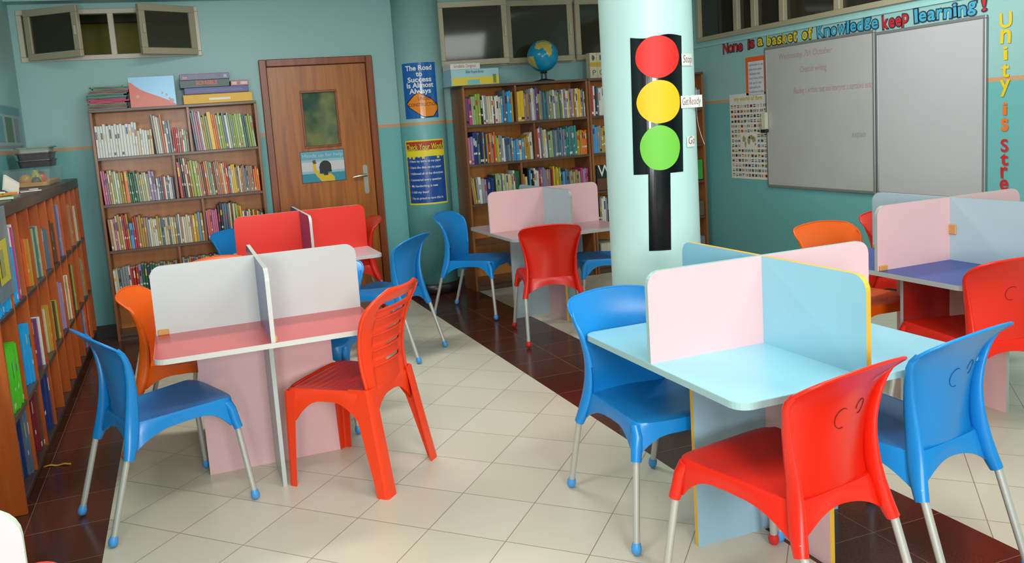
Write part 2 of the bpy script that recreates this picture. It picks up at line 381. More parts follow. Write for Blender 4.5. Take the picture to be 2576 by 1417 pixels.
sash(w2, 0.6, 0.585, 3.80, R(1.5), False, 2.085, YB-0.035)
w3 = struct(thing('window_3', 'high window', 'window', (0, 0, 0)))
for k in ('label', 'category'): del w3[k]
sw = lambda x, y, z: (XR+y, -x, z)
mb = frame(MB(), -7.16, -3.6, 2.19, 2.78, 0.045, -0.02, 0.06)
for y in (6.55, 6.30, 5.93, 5.30, 4.62, 3.98): mb.bbox(-y-.03, -y+.03, -0.02, 0.06, 2.235, 2.735, .003)
mb.xf(sw).build('window_frame', alu, w3)
ys = [7.115, 6.55, 6.30, 5.93, 5.30, 4.62, 3.98, 3.645]
for a, b in zip(ys[:-1], ys[1:]): MB().box(XR+.02, XR+.026, b, a, 2.235, 2.735).build('pane', wg, w3)

# ---------------------------------------------------------------- door
dw = wood('door_veneer', (146, 74, 12), (184, 110, 34), 0.32); df = wood('door_frame_wood', (118, 50, 14), (150, 76, 26), 0.35)
steel = mat('brushed_steel', (190, 182, 165), 0.3, 0.9)
door = struct(thing('door_1', 'x', 'x'));
for k in ('label', 'category'): del door[k]
mb = MB()
for x0, x1, z0, z1 in ((0.752, 0.815, 0, 2.225), (1.69, 1.753, 0, 2.225), (0.815, 1.69, 2.162, 2.225)):
    mb.bbox(x0, x1, YB-0.035, YB+0.05, z0, z1, .006)
for x0, x1, z0, z1 in ((0.80, 0.83, 0, 2.16), (1.675, 1.705, 0, 2.16), (0.83, 1.675, 2.145, 2.175)): mb.box(x0, x1, YB+0.02, YB+0.1, z0, z1)
mb.build('door_frame', df, door)
lf = MB()
gx0, gx1, gz0, gz1 = 1.092, 1.398, 1.447, 1.93
for x0, x1, z0, z1 in ((0.819, gx0, 0.01, 2.157), (gx1, 1.686, 0.01, 2.157), (gx0, gx1, 0.01, gz0), (gx0, gx1, gz1, 2.157)): lf.box(x0, x1, YB-0.008, YB+0.03, z0, z1)
leaf = lf.build('door_leaf', dw, door)
frame(MB(), gx0-.012, gx1+.012, gz0-.012, gz1+.012, .02, YB-0.016, YB-0.004).build('glazing_bead', df, leaf)
dg_ = bpy.data.materials.new('frosted_pane'); dg_.use_nodes = True; nt = dg_.node_tree; b = nt.nodes['Principled BSDF']
tc = nt.nodes.new('ShaderNodeTexCoord'); n = nt.nodes.new('ShaderNodeTexNoise'); n.inputs['Scale'].default_value = 5; r = nt.nodes.new('ShaderNodeValToRGB')
r.color_ramp.elements[0].color = rgb((60, 88, 74)); r.color_ramp.elements[1].color = rgb((128, 132, 84)); r.color_ramp.elements[0].position = .35; r.color_ramp.elements[1].position = .65
nt.links.new(tc.outputs['Object'], n.inputs[0]); nt.links.new(n.outputs['Fac'], r.inputs[0]); nt.links.new(r.outputs[0], b.inputs['Base Color']); b.inputs['Roughness'].default_value = 0.08
MB().box(gx0, gx1, YB+0.006, YB+0.012, gz0, gz1).build('pane', dg_, leaf)
hp = MB(); hp.prism(rrect(1.585, 1.627, 0.985, 1.25, .0205), YB-0.016, YB-0.008, 'y')
hp.tube([(1.606, YB-0.01, 1.155), (1.606, YB-0.05, 1.155)], .011)
hp.tube([(1.612, YB-0.052, 1.156), (1.58, YB-0.056, 1.157), (1.53, YB-0.054, 1.153), (1.48, YB-0.048, 1.146)], [(.010, .013), (.010, .014), (.008, .012), (.004, .006)])
hp.lathe([(.006, 0), (.006, .003)], (1.606, YB-0.019, 1.06), 12, m=Matrix.Rotation(R(-90), 3, 'X'))
hp.build('door_handle', steel, leaf)

# ================================================================ STUDY TABLES
def lam(name, c, rough=0.3): return mat('laminate_'+name, c, rough, noise=0.035, nscale=6, bump=0.04, bscale=500)
HW, ZT, ZP, LW = 0.476, 0.70, 1.015, 0.312
clipm = mat('wood_clip', (205, 150, 82), 0.5)
def table(cx, cy, label, top, edge, p1, e1, p2, e2, l1, f1, l2, f2, clips=(), rz=0, group='cross-divided study tables'):
    t = thing('study_table', label, 'table', (cx, cy, 0), rz, group)
    mb = MB(); o = rrect(-HW, HW, -HW, HW, .05); mb.prism(o, ZT-.022, ZT-.0012, 'z', 1, 1); mb.prism(rrect(-HW+.0015, HW-.0015, -HW+.0015, HW-.0015, .049), ZT-.0012, ZT, 'z', 0, 1)
    mb.build('tabletop', [top, edge], t)
    th = .009
    def panel(nm, outline, ax, fm, em):
        a = MB()
        a.prism(outline, -th, th, ax, 0, 1); return a.build(nm, [fm, em], t)
    ol = rrect(-HW+.004, HW-.004, ZT, ZP, .05, 'tl tr')
    panel('partition', ol, 'y', p1, e1)
    for sgn in (-1, 1):
        ol2 = rrect(-HW+.004, -th, ZT, ZP-.001, .05, 'tl') if sgn < 0 else rrect(th, HW-.004, ZT, ZP-.001, .05, 'tr')
        panel('cross_partition', ol2, 'x', p2, e2)
    panel('support_panel', [(-LW, 0), (LW, 0), (LW, ZT-.022), (-LW, ZT-.022)], 'y', l1, f1)
    for sgn in (-1, 1):
        a, b = sorted((sgn*th, sgn*LW)); panel('cross_support_panel', [(a, 0), (b, 0), (b, ZT-.022), (a, ZT-.022)], 'x', l2, f2)
    for (x, y, z, sx, sy) in clips:
        MB().bbox(x-sx, x+sx, y-sy, y+sy, z, z+(.026 if z < .75 else .05), .003).build('corner_clip', clipm, t)
    return t
white = lam('white', (200, 203, 200)); wedge = mat('edge_white', (205, 203, 196), .4); gedge = mat('edge_grey', (172, 172, 168), .4)
bgrey = lam('slate_blue', (104, 130, 176)); redtop = lam('rose_red', (206, 78, 76)); pink = lam('pink', (228, 184, 186)); lgrey = lam('light_grey', (176, 186, 182))
red = lam('red', (232, 48, 34)); purple = lam('purple', (92, 60, 120)); pgrey = lam('grey_pink', (205, 180, 184)); lblue = lam('light_blue', (146, 204, 220)); lblue2 = lam('pale_blue', (176, 200, 206))
yel = mat('edge_yellow', (226, 176, 62), .4); tealedge = mat('edge_aqua', (160, 196, 196), .4); vio = lam('violet_blue', (62, 84, 156), .45); dkred = lam('deep_red', (176, 34, 26)); pinktop = lam('dusty_pink', (186, 152, 152))
g = HW-.035
table(0.297, 3.905, 'study table with rose-red top, white partition and pink support, beside the orange-red slotted-back chair', redtop, wedge, white, wedge, bgrey, wedge, pink, wedge, lgrey, lgrey,
      [(-g, -.012, ZT, .024, .006), (.012, -g, ZT, .006, .03)])
table(0.80, 5.97, 'study table with bright red partition and purple cross panel in front of the door', pgrey, wedge, red, wedge, purple, wedge, pink, wedge, lgrey, lgrey)
table(2.69, 5.86, 'study table with dusty pink top behind the red chair, beside the round column', pinktop, gedge, pink, wedge, lblue2, gedge, lblue2, gedge, pink, yel)
table(3.595, 3.03, 'study table with violet-blue top in front of the whiteboards', vio, gedge, pink, gedge, lblue2, gedge, dkred, gedge, pink, gedge,
      [(-g, -.014, ZT, .024, .006), (0, HW-.02, ZT, .02, .006), (0, -.012, .83, .017, .004), (-.012, -.03, .83, .004, .017)])
table(1.905, 2.35, 'light blue study table with pink and blue partitions edged in yellow, nearest on the right', lblue, tealedge, pink, tealedge, lblue, yel, lam('mist_blue', (150, 186, 202)), yel, pink, yel)
table(-0.762, 1.34, 'study table with red top cut off at the bottom left corner, pale partition end showing', lam('bright_red', (232, 70, 60)), wedge, pink, mat('edge_mint', (214, 226, 206), .4), pink, wedge, pink, wedge, pink, wedge, rz=0.084)

# ================================================================ MOULDED CHAIRS
def itp(tab, z):
    if z <= tab[0][0]: return tab[0][1]
    for (a, va), (b, vb) in zip(tab, tab[1:]):
        if z <= b:
            i = [q[0] for q in tab].index(a); p0 = tab[max(i-1, 0)]; p3 = tab[min(i+2, len(tab)-1)]; t = (z-a)/(b-a); L = b-a
            m0 = (vb-p0[1])/(b-p0[0])*L if i > 0 else vb-va; m1 = (p3[1]-va)/(p3[0]-a)*L if i+2 < len(tab) else vb-va
            return (2*t**3-3*t*t+1)*va+(t**3-2*t*t+t)*m0+(3*t*t-2*t**3)*vb+(t**3-t*t)*m1
    return tab[-1][1]
EDGE = [(.43, -.130), (.50, -.119), (.58, -.118), (.65, -.125), (.71, -.139), (.755, -.160), (.79, -.191), (.835, -.247)]
CEN = [(.43, -.150), (.55, -.158), (.65, -.168), (.73, -.190), (.78, -.222), (.835, -.268)]
WID = [(.43, .163), (.52, .164), (.60, .171), (.68, .187), (.74, .203), (.79, .217), (.835, .226)]
ZTOP = .835
def halfw(z):
    w = itp(WID, z); rc = .072
    if z > ZTOP-rc: k = (z-(ZTOP-rc))/rc; w = w-rc*(1-math.sqrt(max(0, 1-k*k*.985)))
    return w
def back_pt(u, z):
    w = halfw(z); e, c = itp(EDGE, z), itp(CEN, z)
    return Vector((w*u, e+(c-e)*(1-u*u), z-.014*u*u*max(0, (z-.7)/.13)))
def make_chair(label, colname, c1, cap_col):
    pm = mat('plastic_'+colname, c1, .3, spec=.5, bump=.05, bscale=700); pin = mat('plastic_dark_'+colname, tuple(int(v*.93) for v in c1), .42, spec=.4, bump=.12, bscale=900)
    am = mat('anodised_aluminium', (190, 188, 181), .38, .35); cm_ = mat('cap_'+colname, cap_col, .4)
    t = thing('library_chair', label, 'chair', group='moulded plastic chairs with metal legs')
    # backrest: concave shell, rim and rear leg ridges
    mb = MB(); nv = 22
    zz = [.43+(ZTOP-.43)*(1-(1-j/nv)**1.25) for j in range(nv+1)]
    mb.grid(lambda u, v: back_pt(2*u-1, zz[round(v*nv)]), 20, nv)
    n0 = len(mb.v); f0_ = len(mb.f)
    off = [p for p in mb.v]   # thickness: second skin behind
    mb.grid(lambda u, v: back_pt(2*u-1, zz[round(v*nv)])+Vector((0, -.0055, 0)), 20, nv)
    rim = [back_pt(-1, z)+Vector((0, -.003, 0)) for z in zz[6:]]+[back_pt(-1+2*i/20, ZTOP)+Vector((0, -.003, 0)) for i in range(1, 20)]+[back_pt(1, z)+Vector((0, -.003, 0)) for z in reversed(zz[6:])]
    mb.tube(rim, .0052, 8)
    for s in (-1, 1):
        RX = [(.322, .197), (.36, .188), (.40, .180), (.45, .172), (.52, .168), (.60, .174), (.68, .190), (.76, .2085), (.82, .180)]
        RY = [(.322, -.192), (.36, -.178), (.40, -.166), (.45, -.155), (.52, -.145), (.60, -.140), (.68, -.147), (.76, -.172), (.82, -.236)]
        RA = [(.322, .019), (.36, .0195), (.40, .018), (.45, .0155), (.52, .0125), (.60, .010), (.68, .008), (.76, .006), (.82, .005)]
        RB = [(.322, .021), (.36, .026), (.40, .029), (.45, .029), (.52, .0255), (.60, .0205), (.68, .0155), (.76, .010), (.82, .006)]
        zs_ = [.775-(.775-.322)*i/20 for i in range(21)]
        pts = [Vector((s*itp(RX, z), itp(RY, z), z)) for z in zs_]; rad = [(itp(RA, z), itp(RB, z)) for z in zs_]
        mb.tube(pts, rad, 14, up=(0, 1, 0))
    mb.build('backrest', pm, t)
    # seat: dished pan and arched skirt with front sockets
    sb = MB()
    def seat(u, v):
        U = 2*u-1; w = .168+(.212-.168)*v
        y = -.158+.425*v+.012*(1-U*U)*v
        z = .455+.013*v-.016*(1-U*U)*math.sin(PI*min(1, v*1.05))**.6-.012*max(0, (v-.88)/.12)**2*(1-.5*U*U)
        return Vector((w*U, y, z))
    # pull the corners in to round them
    def seatr(u, v):
        U = 2*u-1; p = seat(u, v); k = abs(U)**8*(abs(2*v-1)**8); p.x *= 1-.055*k; p.y -= .02*k*(1 if v > .5 else -1); return p
    nu, nv2 = 18, 18
    sb.grid(seatr, nu, nv2)
    per = [(i/nu, 0) for i in range(nu)]+[(1, j/nv2) for j in range(nv2)]+[(1-i/nu, 1) for i in range(nu)]+[(0, 1-j/nv2) for j in range(nv2)]
    P = [seatr(*q) for q in per]; N = len(P); cor = [0, nu, nu+nv2, 2*nu+nv2]
    acc = [0]
    for i in range(N): acc.append(acc[-1]+(P[(i+1) % N]-P[i]).length)
    L = acc[-1]; cols = []
    for i in range(N):
        dmin, ci = min((min(abs(acc[i]-acc[c]), L-abs(acc[i]-acc[c])), k) for k, c in enumerate(cor))
        front = ci in (2, 3); flare = .125 if front else .15
        k = min(1, max(0, (dmin-.014)/flare)); lo = .345 if front else .35; hi = P[i].z-(.048 if front else .05)
        zb = lo+(hi-lo)*(1-(1-k)**2.4)
        out = Vector((P[i].x, P[i].y-.06, 0)).normalized()*.004; sg = 1 if P[i].x > 0 else -1
        mv = (Vector((sg*.0095, 0, 0)) if front else Vector((sg*.020, -.022, 0)))*(1-k)**1.3
        cols.append((P[i], Vector((P[i].x, P[i].y, P[i].z-.008))+out*.7+mv*.1, Vector((P[i].x, P[i].y, (P[i].z+zb)/2))+out+mv*.5, Vector((P[i].x, P[i].y, zb))+out+mv))
    vs = [p for c in cols for p in c]; fs = [(4*i+r, 4*i+r+1, 4*((i+1) % N)+r+1, 4*((i+1) % N)+r) for i in range(N) for r in range(3)]
    sb.add(vs, fs, 1, True)
    vs2 = [p+Vector((-p.x, -(p.y-.06), 0)).normalized()*.006 for p in vs]; sb.add(vs2, [tuple(reversed(f)) for f in fs], 1, True)
    sb.add([x for c, d in zip([vs[4*i+3] for i in range(N)], [vs2[4*i+3] for i in range(N)]) for x in (c, d)], [(2*i, 2*((i+1) % N), 2*((i+1) % N)+1, 2*i+1) for i in range(N)], 1, True)
    for s in (-1, 1):
        sb.tube([(s*.196, .238, .448), (s*.205, .250, .41), (s*.212, .258, .37), (s*.2215, .2665, .328)], [(.02, .02), (.022, .022), (.0205, .0205), (.0185, .0185)], 14, 1)
    sb.build('seat', [pin, pm], t)
    for s in (-1, 1):
        for (a, b) in (((s*.214, .259, .375), (s*.2535, .294, .025)), ((s*.1935, -.187, .36), (s*.2, -.289, .025))):
            lg = MB().tube([a, b], .0125, 16).build('leg', am, t)
            d = (Vector(a)-Vector(b)).normalized(); q = d.to_track_quat('Z', 'Y').to_matrix()
            MB().lathe([(.006, -.022), (.0155, -.017), (.0185, -.007), (.0185, .004), (.0165, .012), (.0145, .02)], Vector(b)+Vector((0, 0, 0)), 16, m=q).build('foot_cap', cm_, lg)
    return t
BLUE, RED, ORG = (22, 132, 205), (226, 36, 16), (238, 96, 14)
cb = make_chair('blue moulded chair at the left end of the rose-red table, beside the low bookcase', 'blue', BLUE, (70, 150, 215))
cr_ = make_chair('red moulded chair seen from behind, pushed up to the nearest light blue table', 'red', RED, (200, 40, 30))
co = make_chair('orange moulded chair tucked at the back left corner of the rose-red table', 'orange', ORG, (230, 110, 40))
def put(o, x, y, h): o.location = (x, y, 0); o.rotation_euler = (0, 0, R(h-90)); return o
put(cb, -0.207, 3.648, 21.7); put(cr_, 1.63, 1.905, 99.5); put(co, -0.08, 4.44, -14)
def more(src, x, y, h, label): return dup(src, (x, y, 0), R(h-90), label)
more(cb, 1.62, 2.692, 271.2, 'bright blue moulded chair left of the nearest light blue table, facing the camera')
cbr = more(cb, 2.160, 1.995, 99.5, 'blue moulded chair seen from behind at the right edge, scribbled on its back')
cD = more(cr_, 3.328, 2.642, 77, 'red moulded chair at the far right, at the violet-blue table')
more(cr_, 2.406, 5.227, 71.4, 'red moulded chair with its back to us in front of the dusty pink table')
more(cb, 1.29, 5.434, 136.2, 'blue moulded chair seen from behind, turned towards the door')
more(cb, 2.209, 6.275, 313.8, 'blue moulded chair left of the dusty pink table, under the blue wall posters')
more(cb, 3.11, 5.56, 160, 'blue moulded chair mostly hidden by the round column, only its seat showing')
more(cb, 0.645, 4.43, 242, 'blue moulded chair behind the white partition, one socket showing under the rose-red table')
more(cb, 0.47, 6.68, -60, 'blue moulded chair left of the bright red partition, before the tall bookcase')
more(co, 0.25, 5.1, -65, 'orange moulded chair with only its top rim peeking over the white partition')
more(cr_, 1.28, 6.72, 180, 'red moulded chair close to the door, behind the bright red partition')
more(co, 3.46, 3.52, -92, 'orange moulded chair behind the pink and yellow-edged partition, facing the camera')
more(cr_, 4.06, 3.64, -90, 'red moulded chair beyond the violet-blue table, half hidden by its partition')

# ---------------------------------------------------------------- one-piece slotted chair
om = mat('plastic_orange_red', (238, 62, 22), .32, bump=.05, bscale=700); om2 = mat('plastic_orange_red_seat', (214, 42, 18), .4, bump=.1, bscale=800)
mc = thing('garden_chair', 'orange-red one-piece plastic chair with slotted back in the middle of the floor', 'chair', (0.655, 3.588, 0), R(136.6-90))
mb = MB()
def mseat(u, v):
    U = 2*u-1; w = .19+.025*v; y = -.175+.40*v+.01*(1-U*U)*v; z = .452-.012*(1-U*U)*math.sin(PI*v)**.7-.01*max(0, (v-.9)/.1)**2
    z += .0022*math.cos(v*2*PI*11)*(1 if abs(U) < .82 and .06 < v < .93 else 0)
    k = abs(U)**8*abs(2*v-1)**8; return Vector((w*U*(1-.05*k), y-.018*k*(1 if v > .5 else -1), z))
mb.grid(mseat, 16, 66, 1)
nu, nv2 = 16, 66
per = [(i/nu, 0) for i in range(nu)]+[(1, j/nv2) for j in range(0, nv2, 3)]+[(1-i/nu, 1) for i in range(nu)]+[(0, 1-j/nv2) for j in range(0, nv2, 3)]
P = [Vector((p.x, p.y, .452)) for p in (mseat(*q) for q in per)]; N = len(P); cor = [0, nu, nu+22, 2*nu+22]
acc = [0]
for i in range(N): acc.append(acc[-1]+(P[(i+1) % N]-P[i]).length)
L = acc[-1]; cols = []
for i in range(N):
    dmin, ci = min((min(abs(acc[i]-acc[c]), L-abs(acc[i]-acc[c])), k) for k, c in enumerate(cor))
    k = min(1, max(0, (dmin-.03)/.13)); lo = .30; zb = lo+(.40-lo)*(1-(1-k)**2.2); out = Vector((P[i].x, P[i].y-.03, 0)).normalized()*(.006+.01*(1-k))
    cols.append((P[i], P[i]+out*.8-Vector((0, 0, .01)), Vector((P[i].x, P[i].y, (P[i].z+zb)/2))+out, Vector((P[i].x, P[i].y, zb))+out*1.2))
vs = [p for c in cols for p in c]; fs = [(4*i+r, 4*i+r+1, 4*((i+1) % N)+r+1, 4*((i+1) % N)+r) for i in range(N) for r in range(3)]
mb.add(vs, fs, 0, True); vs2 = [p+Vector((-p.x, -(p.y-.03), 0)).normalized()*.005 for p in vs]; mb.add(vs2, [tuple(reversed(f)) for f in fs], 0, True)
mb.build('seat', [om, om2], mc)
def lleg(top, bot, wt, wb, sx, sy, splay=0):
    """angle-section leg: two flat flanges meeting on an outer ridge, closed at the back"""
    m2 = MB(); T, B_ = Vector(top), Vector(bot); n = 9; rows = []
    for i in range(n+1):
        k = i/n; p = T+(B_-T)*k; wx, wy = wt[0]+(wb[0]-wt[0])*k**.7, wt[1]+(wb[1]-wt[1])*k**.7; c = .009
        rows.append([p+Vector(q) for q in ((-sx*wx, sy*.004, 0), (-sx*(c+.004), sy*.004, 0), (sx*.0, -sy*.0, 0), (sx*.004, -sy*(c+.004), 0), (sx*.004, -sy*wy, 0), (-sx*.002, -sy*wy, 0), (-sx*.004, -sy*.01, 0), (-sx*.01, -sy*.004, 0), (-sx*wx, -sy*.002, 0))])
    m = len(rows[0]); vs = [q for r_ in rows for q in r_]
    fs = [(i*m+k, i*m+(k+1) % m, (i+1)*m+(k+1) % m, (i+1)*m+k) for i in range(n) for k in range(m)]
    m2.add(vs, fs, 0, False); m2.add(vs[-m:], [tuple(range(m))]); m2.add(vs[:m], [tuple(range(m))])
    return m2
for s in (-1, 1):
    lleg((s*.222, .232, .44), (s*.228, .245, 0), (.075, .06), (.038, .034), s, 1).build('leg', om, mc)
    lleg((s*.196, -.185, .46), (s*.235, -.262, 0), (.05, .10), (.062, .05), s, -1).build('leg', om, mc)
ME = [(.44, -.165), (.55, -.150), (.65, -.156), (.75, -.185), (.82, -.225), (.875, -.275)]
MC = [(.44, -.190), (.55, -.192), (.65, -.202), (.75, -.228), (.82, -.262), (.875, -.300)]
MW = [(.44, .175), (.55, .182), (.65, .196), (.75, .212), (.82, .218), (.875, .212)]
def mback(U, z, dy=0):
    w = itp(MW, z); rc = .11
    if z > .88-rc: k = (z-.88+rc)/rc; w -= rc*1.0*(1-math.sqrt(max(0, 1-k*k*.99)))
    e, c = itp(ME, z), itp(MC, z); return Vector((w*U, e+(c-e)*(1-U*U)+dy, z))
bk = MB(); nz, nx = 88, 32; z0, z1 = .435, .88
slots = [.785, .715, .645, .575]
def skipf(i, j):
    U = -1+2*(i+.5)/nx; z = z0+(z1-z0)*(j+.5)/nz
    if abs(U) < .64-.3*max(0, (z-.812)/.02) and .793 < z < .826: return True
    for s_ in slots:
        zc = s_-.022
        if -.2 < U < .52 and abs(z-zc) < .006: return True
    return False
def bump(U, z):
    d = 0
    if abs(U) < .67 and z < .83: d = .011
    for s_ in slots:
        if abs(U) < .66 and abs(z-(s_-.022)) < .014: d -= .006
    return d
fnb = lambda u, v: mback(2*u-1, z0+(z1-z0)*v, bump(2*u-1, z0+(z1-z0)*v))
fnc = lambda u, v: mback(2*u-1, z0+(z1-z0)*v, bump(2*u-1, z0+(z1-z0)*v)-.006)
bk.grid(fnb, nx, nz, 0, True, skipf); bk.grid(fnc, nx, nz, 0, True, skipf)
rim = [mback(-1, z0+(z1-z0)*j/nz, -.003) for j in range(0, nz+1, 4)]+[mback(-1+2*i/nx, z1, -.003) for i in range(1, nx)]+[mback(1, z0+(z1-z0)*j/nz, -.003) for j in range(nz, -1, -4)]
bk.tube(rim, .009, 8); bk.tube([mback(-.66+1.32*i/12, .793, .003) for i in range(13)], .005, 6)
for s_ in slots: bk.tube([mback(-.64+1.28*i/12, s_-.034, -.002) for i in range(13)], .0035, 6)
bk.build('backrest', om, mc)
# ================================================================ BOOKCASES
dk = wood('shelf_edge', (78, 54, 40), (102, 72, 52), .4, 'X'); bkp = wood('shelf_back', (196, 112, 36), (218, 140, 60), .45, 'Z', .7); mid = wood('shelf_wood', (120, 72, 36), (150, 94, 50), .4, 'Z')
lft = wood('left_case_wood', (164, 70, 20), (194, 96, 34), .35, 'Z'); lftd = wood('left_case_dark', (48, 36, 32), (78, 60, 50), .4, 'Y')
def bookcase(label, x0, x1, yf, yb, zs, top, divs, plinth=.06, inner=None):
    """zs: shelf surface heights from the top down; divs: divider x for each bay from the top down"""
    t = thing('bookcase', label, 'bookcase', (0, 0, 0)); th = .022
    MB().bbox(x0, x1, yf, yb, top-th, top, .002).build('top_board', dk, t)
    for x in (x0, x1-th): MB().bbox(x, x+th, yf+.001, yb, 0, top-th, .002).build('side_panel', mid, t)
    for z in zs: MB().bbox(x0+th, x1-th, yf+.002, yb-.01, z-th, z, .0015).build('shelf', dk, t)
    tops = [top-th]+[z-th for z in zs]
    for i, dvs in enumerate(divs):
        for d in dvs: MB().box(d-.009, d+.009, yf+.004, yb-.01, zs[i], tops[i]).build('divider', mid, t)
    MB().box(x0+th, x1-th, yb-.009, yb, 0, top-th).build('back_panel', bkp, t)
    MB().box(x0+th, x1-th, yf+.02, yf+.035, 0, zs[-1]-th).build('plinth', dk, t)
    return t
Z1 = [1.492, 1.118, .745, .370, .06]
bookcase('tall brown bookcase left of the door, packed with books, games stacked on top', -.612, .676, 7.075, 7.325, Z1, 1.872, [[.127], [-.024], [.163], [-.062], []])
Z2 = [1.535, 1.178, .812, .45, .08]
bookcase('tall brown bookcase between the blue posters and the round column, globe on top', 2.476, 3.738, 7.0, 7.325, Z2, 1.890, [[2.995], [3.163], [3.008], [3.1], []])
bookcase('tall bookcase mostly hidden behind the round column, its end by the whiteboard wall', 3.745, 5.03, 7.0, 7.325, Z2, 1.890, [[4.35], [4.4], [4.3], [], []])
# low bookcase along the left wall
lc = thing('low_bookcase', 'long low bookcase along the left wall, dark top and many upright dividers', 'bookcase', (0, 0, 0))
XF, XW = -.785, -1.115; DY = [3.862, 4.205, 4.545, 4.88, 5.205, 5.53, 5.83, 6.14, 6.45, 6.76, 7.06, 7.323]
MB().bbox(XW, XF+.004, 3.845, 7.325, 1.275, 1.345, .004).build('top_board', lftd, lc)
for z in (.86, .42, .07):
    MB().bbox(XW, XF-.002, 3.884, 7.32, z-.024, z, .002).build('shelf', lftd, lc)
for i, y in enumerate(DY):
    MB().bbox(XW, XF, y, y+(.022 if i == 0 else .018), 0 if i == 0 else .07, 1.275, .002).build('side_panel' if i in (0, len(DY)-1) else 'divider', lft, lc)
MB().box(XW, XW+.008, 3.884, 7.32, .07, 1.275).build('back_panel', lft, lc)
MB().box(XF-.04, XF-.025, 3.884, 7.32, 0, .046).build('plinth', lftd, lc)

# ---------------------------------------------------------------- books
PAL = {'white': (214, 214, 206), 'cream': (204, 190, 154), 'grey': (138, 142, 142), 'pale green': (150, 172, 122), 'lime green': (146, 166, 64), 'dark green': (28, 104, 66),
       'sky blue': (70, 150, 205), 'navy blue': (34, 52, 110), 'slate': (86, 106, 124), 'red': (184, 44, 38), 'maroon': (120, 36, 44), 'orange': (220, 112, 40), 'yellow': (222, 180, 30),
       'mustard': (178, 142, 52), 'purple': (106, 66, 116), 'pink': (196, 104, 140), 'lilac': (150, 130, 164), 'tan': (170, 126, 88), 'black': (30, 30, 34), 'teal': (52, 142, 134), 'cyan': (30, 160, 220), 'bright green': (80, 190, 40), 'magenta': (184, 60, 120), 'brown': (96, 62, 42)}
page = mat('book_pages', (222, 214, 196), .8)
BOOKS = []   # (kind colour, x, y, z, w, h, d, rz, lean, label, size)
rnd = random.Random(7)
def ordn(n): return '%d%s' % (n, 'th' if 10 < n % 100 < 14 else {1: 'st', 2: 'nd', 3: 'rd'}.get(n % 10, 'th'))
CAMP = Vector((0, 0, CAM_H))
def row(where, axis, a0, a1, face, z, segs, dep=(.15, .2), maxh=.33, cnt=None):
    """segs: (end position, h0, h1, colours, wmin, wmax, lean, fill)"""
    a = a0; n = cnt or 0; last_lean = 0; start = a0
    for (end, h0, h1, cols, w0, w1, lean, *rest) in segs:
        end = min(end, a1); s0 = a; k = 0
        while True:
            w = rnd.uniform(w0, w1); h = h0+(h1-h0)*((a-s0)/max(.01, end-s0))+rnd.uniform(-.014, .014); h = min(h, maxh)
            l = R(lean); need = w*math.cos(l)
            if k == 0 and lean > last_lean: a += h*math.sin(l)-0 if last_lean == 0 else 0
            if a+w/math.cos(l) > end: break
            col = cols[k % len(cols)] if rest and rest[0] == 'seq' else rnd.choice(cols)
            n += 1; k += 1; d = rnd.uniform(*dep); fr = rnd.uniform(.002, .018)
            zz = z+.0008
            if axis == 'x': pos = (a, face+fr, zz); rz = 0
            else: pos = (face-fr, a, zz); rz = PI/2
            dist = (Vector(pos)-CAMP).length; fac = 1 if axis == 'x' else .25
            sz = {True: 'thick', False: ''}[w > .028]; hh = 'short' if h < .2 else ('tall' if h > .27 else '')
            lab = ' '.join(q for q in (sz or hh, col, 'book,') if q)+' %s %s' % (ordn(n), where)
            BOOKS.append((col, pos, w, h, d, rz, l, lab, where, w*h/dist**2*fac)); a += w/math.cos(l)+.0006; last_lean = lean
    return n
A = ['white', 'cream', 'grey', 'slate', 'pale green', 'tan', 'cream', 'white', 'grey']
B = A+['red', 'maroon', 'mustard', 'navy blue', 'sky blue', 'orange', 'lilac', 'lime green', 'yellow', 'teal']
G = ['pale green', 'lime green', 'pale green', 'grey', 'white', 'dark green', 'mustard', 'slate', 'pale green', 'lime green']
P_ = ['lilac', 'grey', 'slate', 'pink', 'white']
# bookcase by the door
r1 = 'from left, top shelf, bookcase by the door'; r2 = 'from left, second shelf, bookcase by the door'; r3 = 'from left, third shelf, bookcase by the door'; r4 = 'from left, fourth shelf, bookcase by the door'
f = 7.08
n = row(r1, 'x', -.588, .116, f, 1.492, [(-.265, .262, .256, ['white'], .018, .022, 0), (-.165, .205, .2, ['cream', 'white'], .017, .02, 0), (-.085, .305, .295, ['grey', 'white', 'slate', 'cream'], .012, .018, 3), (-.062, .325, .325, ['orange'], .014, .016, 3), (-.01, .27, .25, ['slate', 'white', 'grey'], .016, .02, 2), (.116, .2, .16, ['maroon', 'grey', 'pink', 'white', 'red', 'pale green'], .012, .016, 0)])
row(r1, 'x', .137, .652, f, 1.492, [(.25, .325, .31, P_, .012, .018, 4), (.30, .28, .29, ['mustard', 'lime green', 'grey', 'tan'], .014, .018, 4), (.335, .30, .30, ['yellow'], .03, .034, 4), (.352, .29, .29, ['orange'], .014, .016, 4), (.652, .292, .26, G, .012, .022, 4)], cnt=n)
n = row(r2, 'x', -.588, -.035, f, 1.118, [(-.53, .27, .26, ['white', 'sky blue', 'lilac', 'pink'], .014, .02, 2), (-.40, .275, .24, ['pale green', 'white', 'lime green', 'mustard'], .014, .02, 2), (-.36, .245, .245, ['orange', 'white'], .03, .034, 1), (-.22, .24, .225, ['pale green', 'grey', 'dark green', 'cream'], .012, .02, 3), (-.165, .235, .215, ['lilac', 'sky blue'], .018, .024, 3), (-.035, .185, .19, ['white', 'grey', 'white', 'slate', 'red'], .012, .016, 1)])
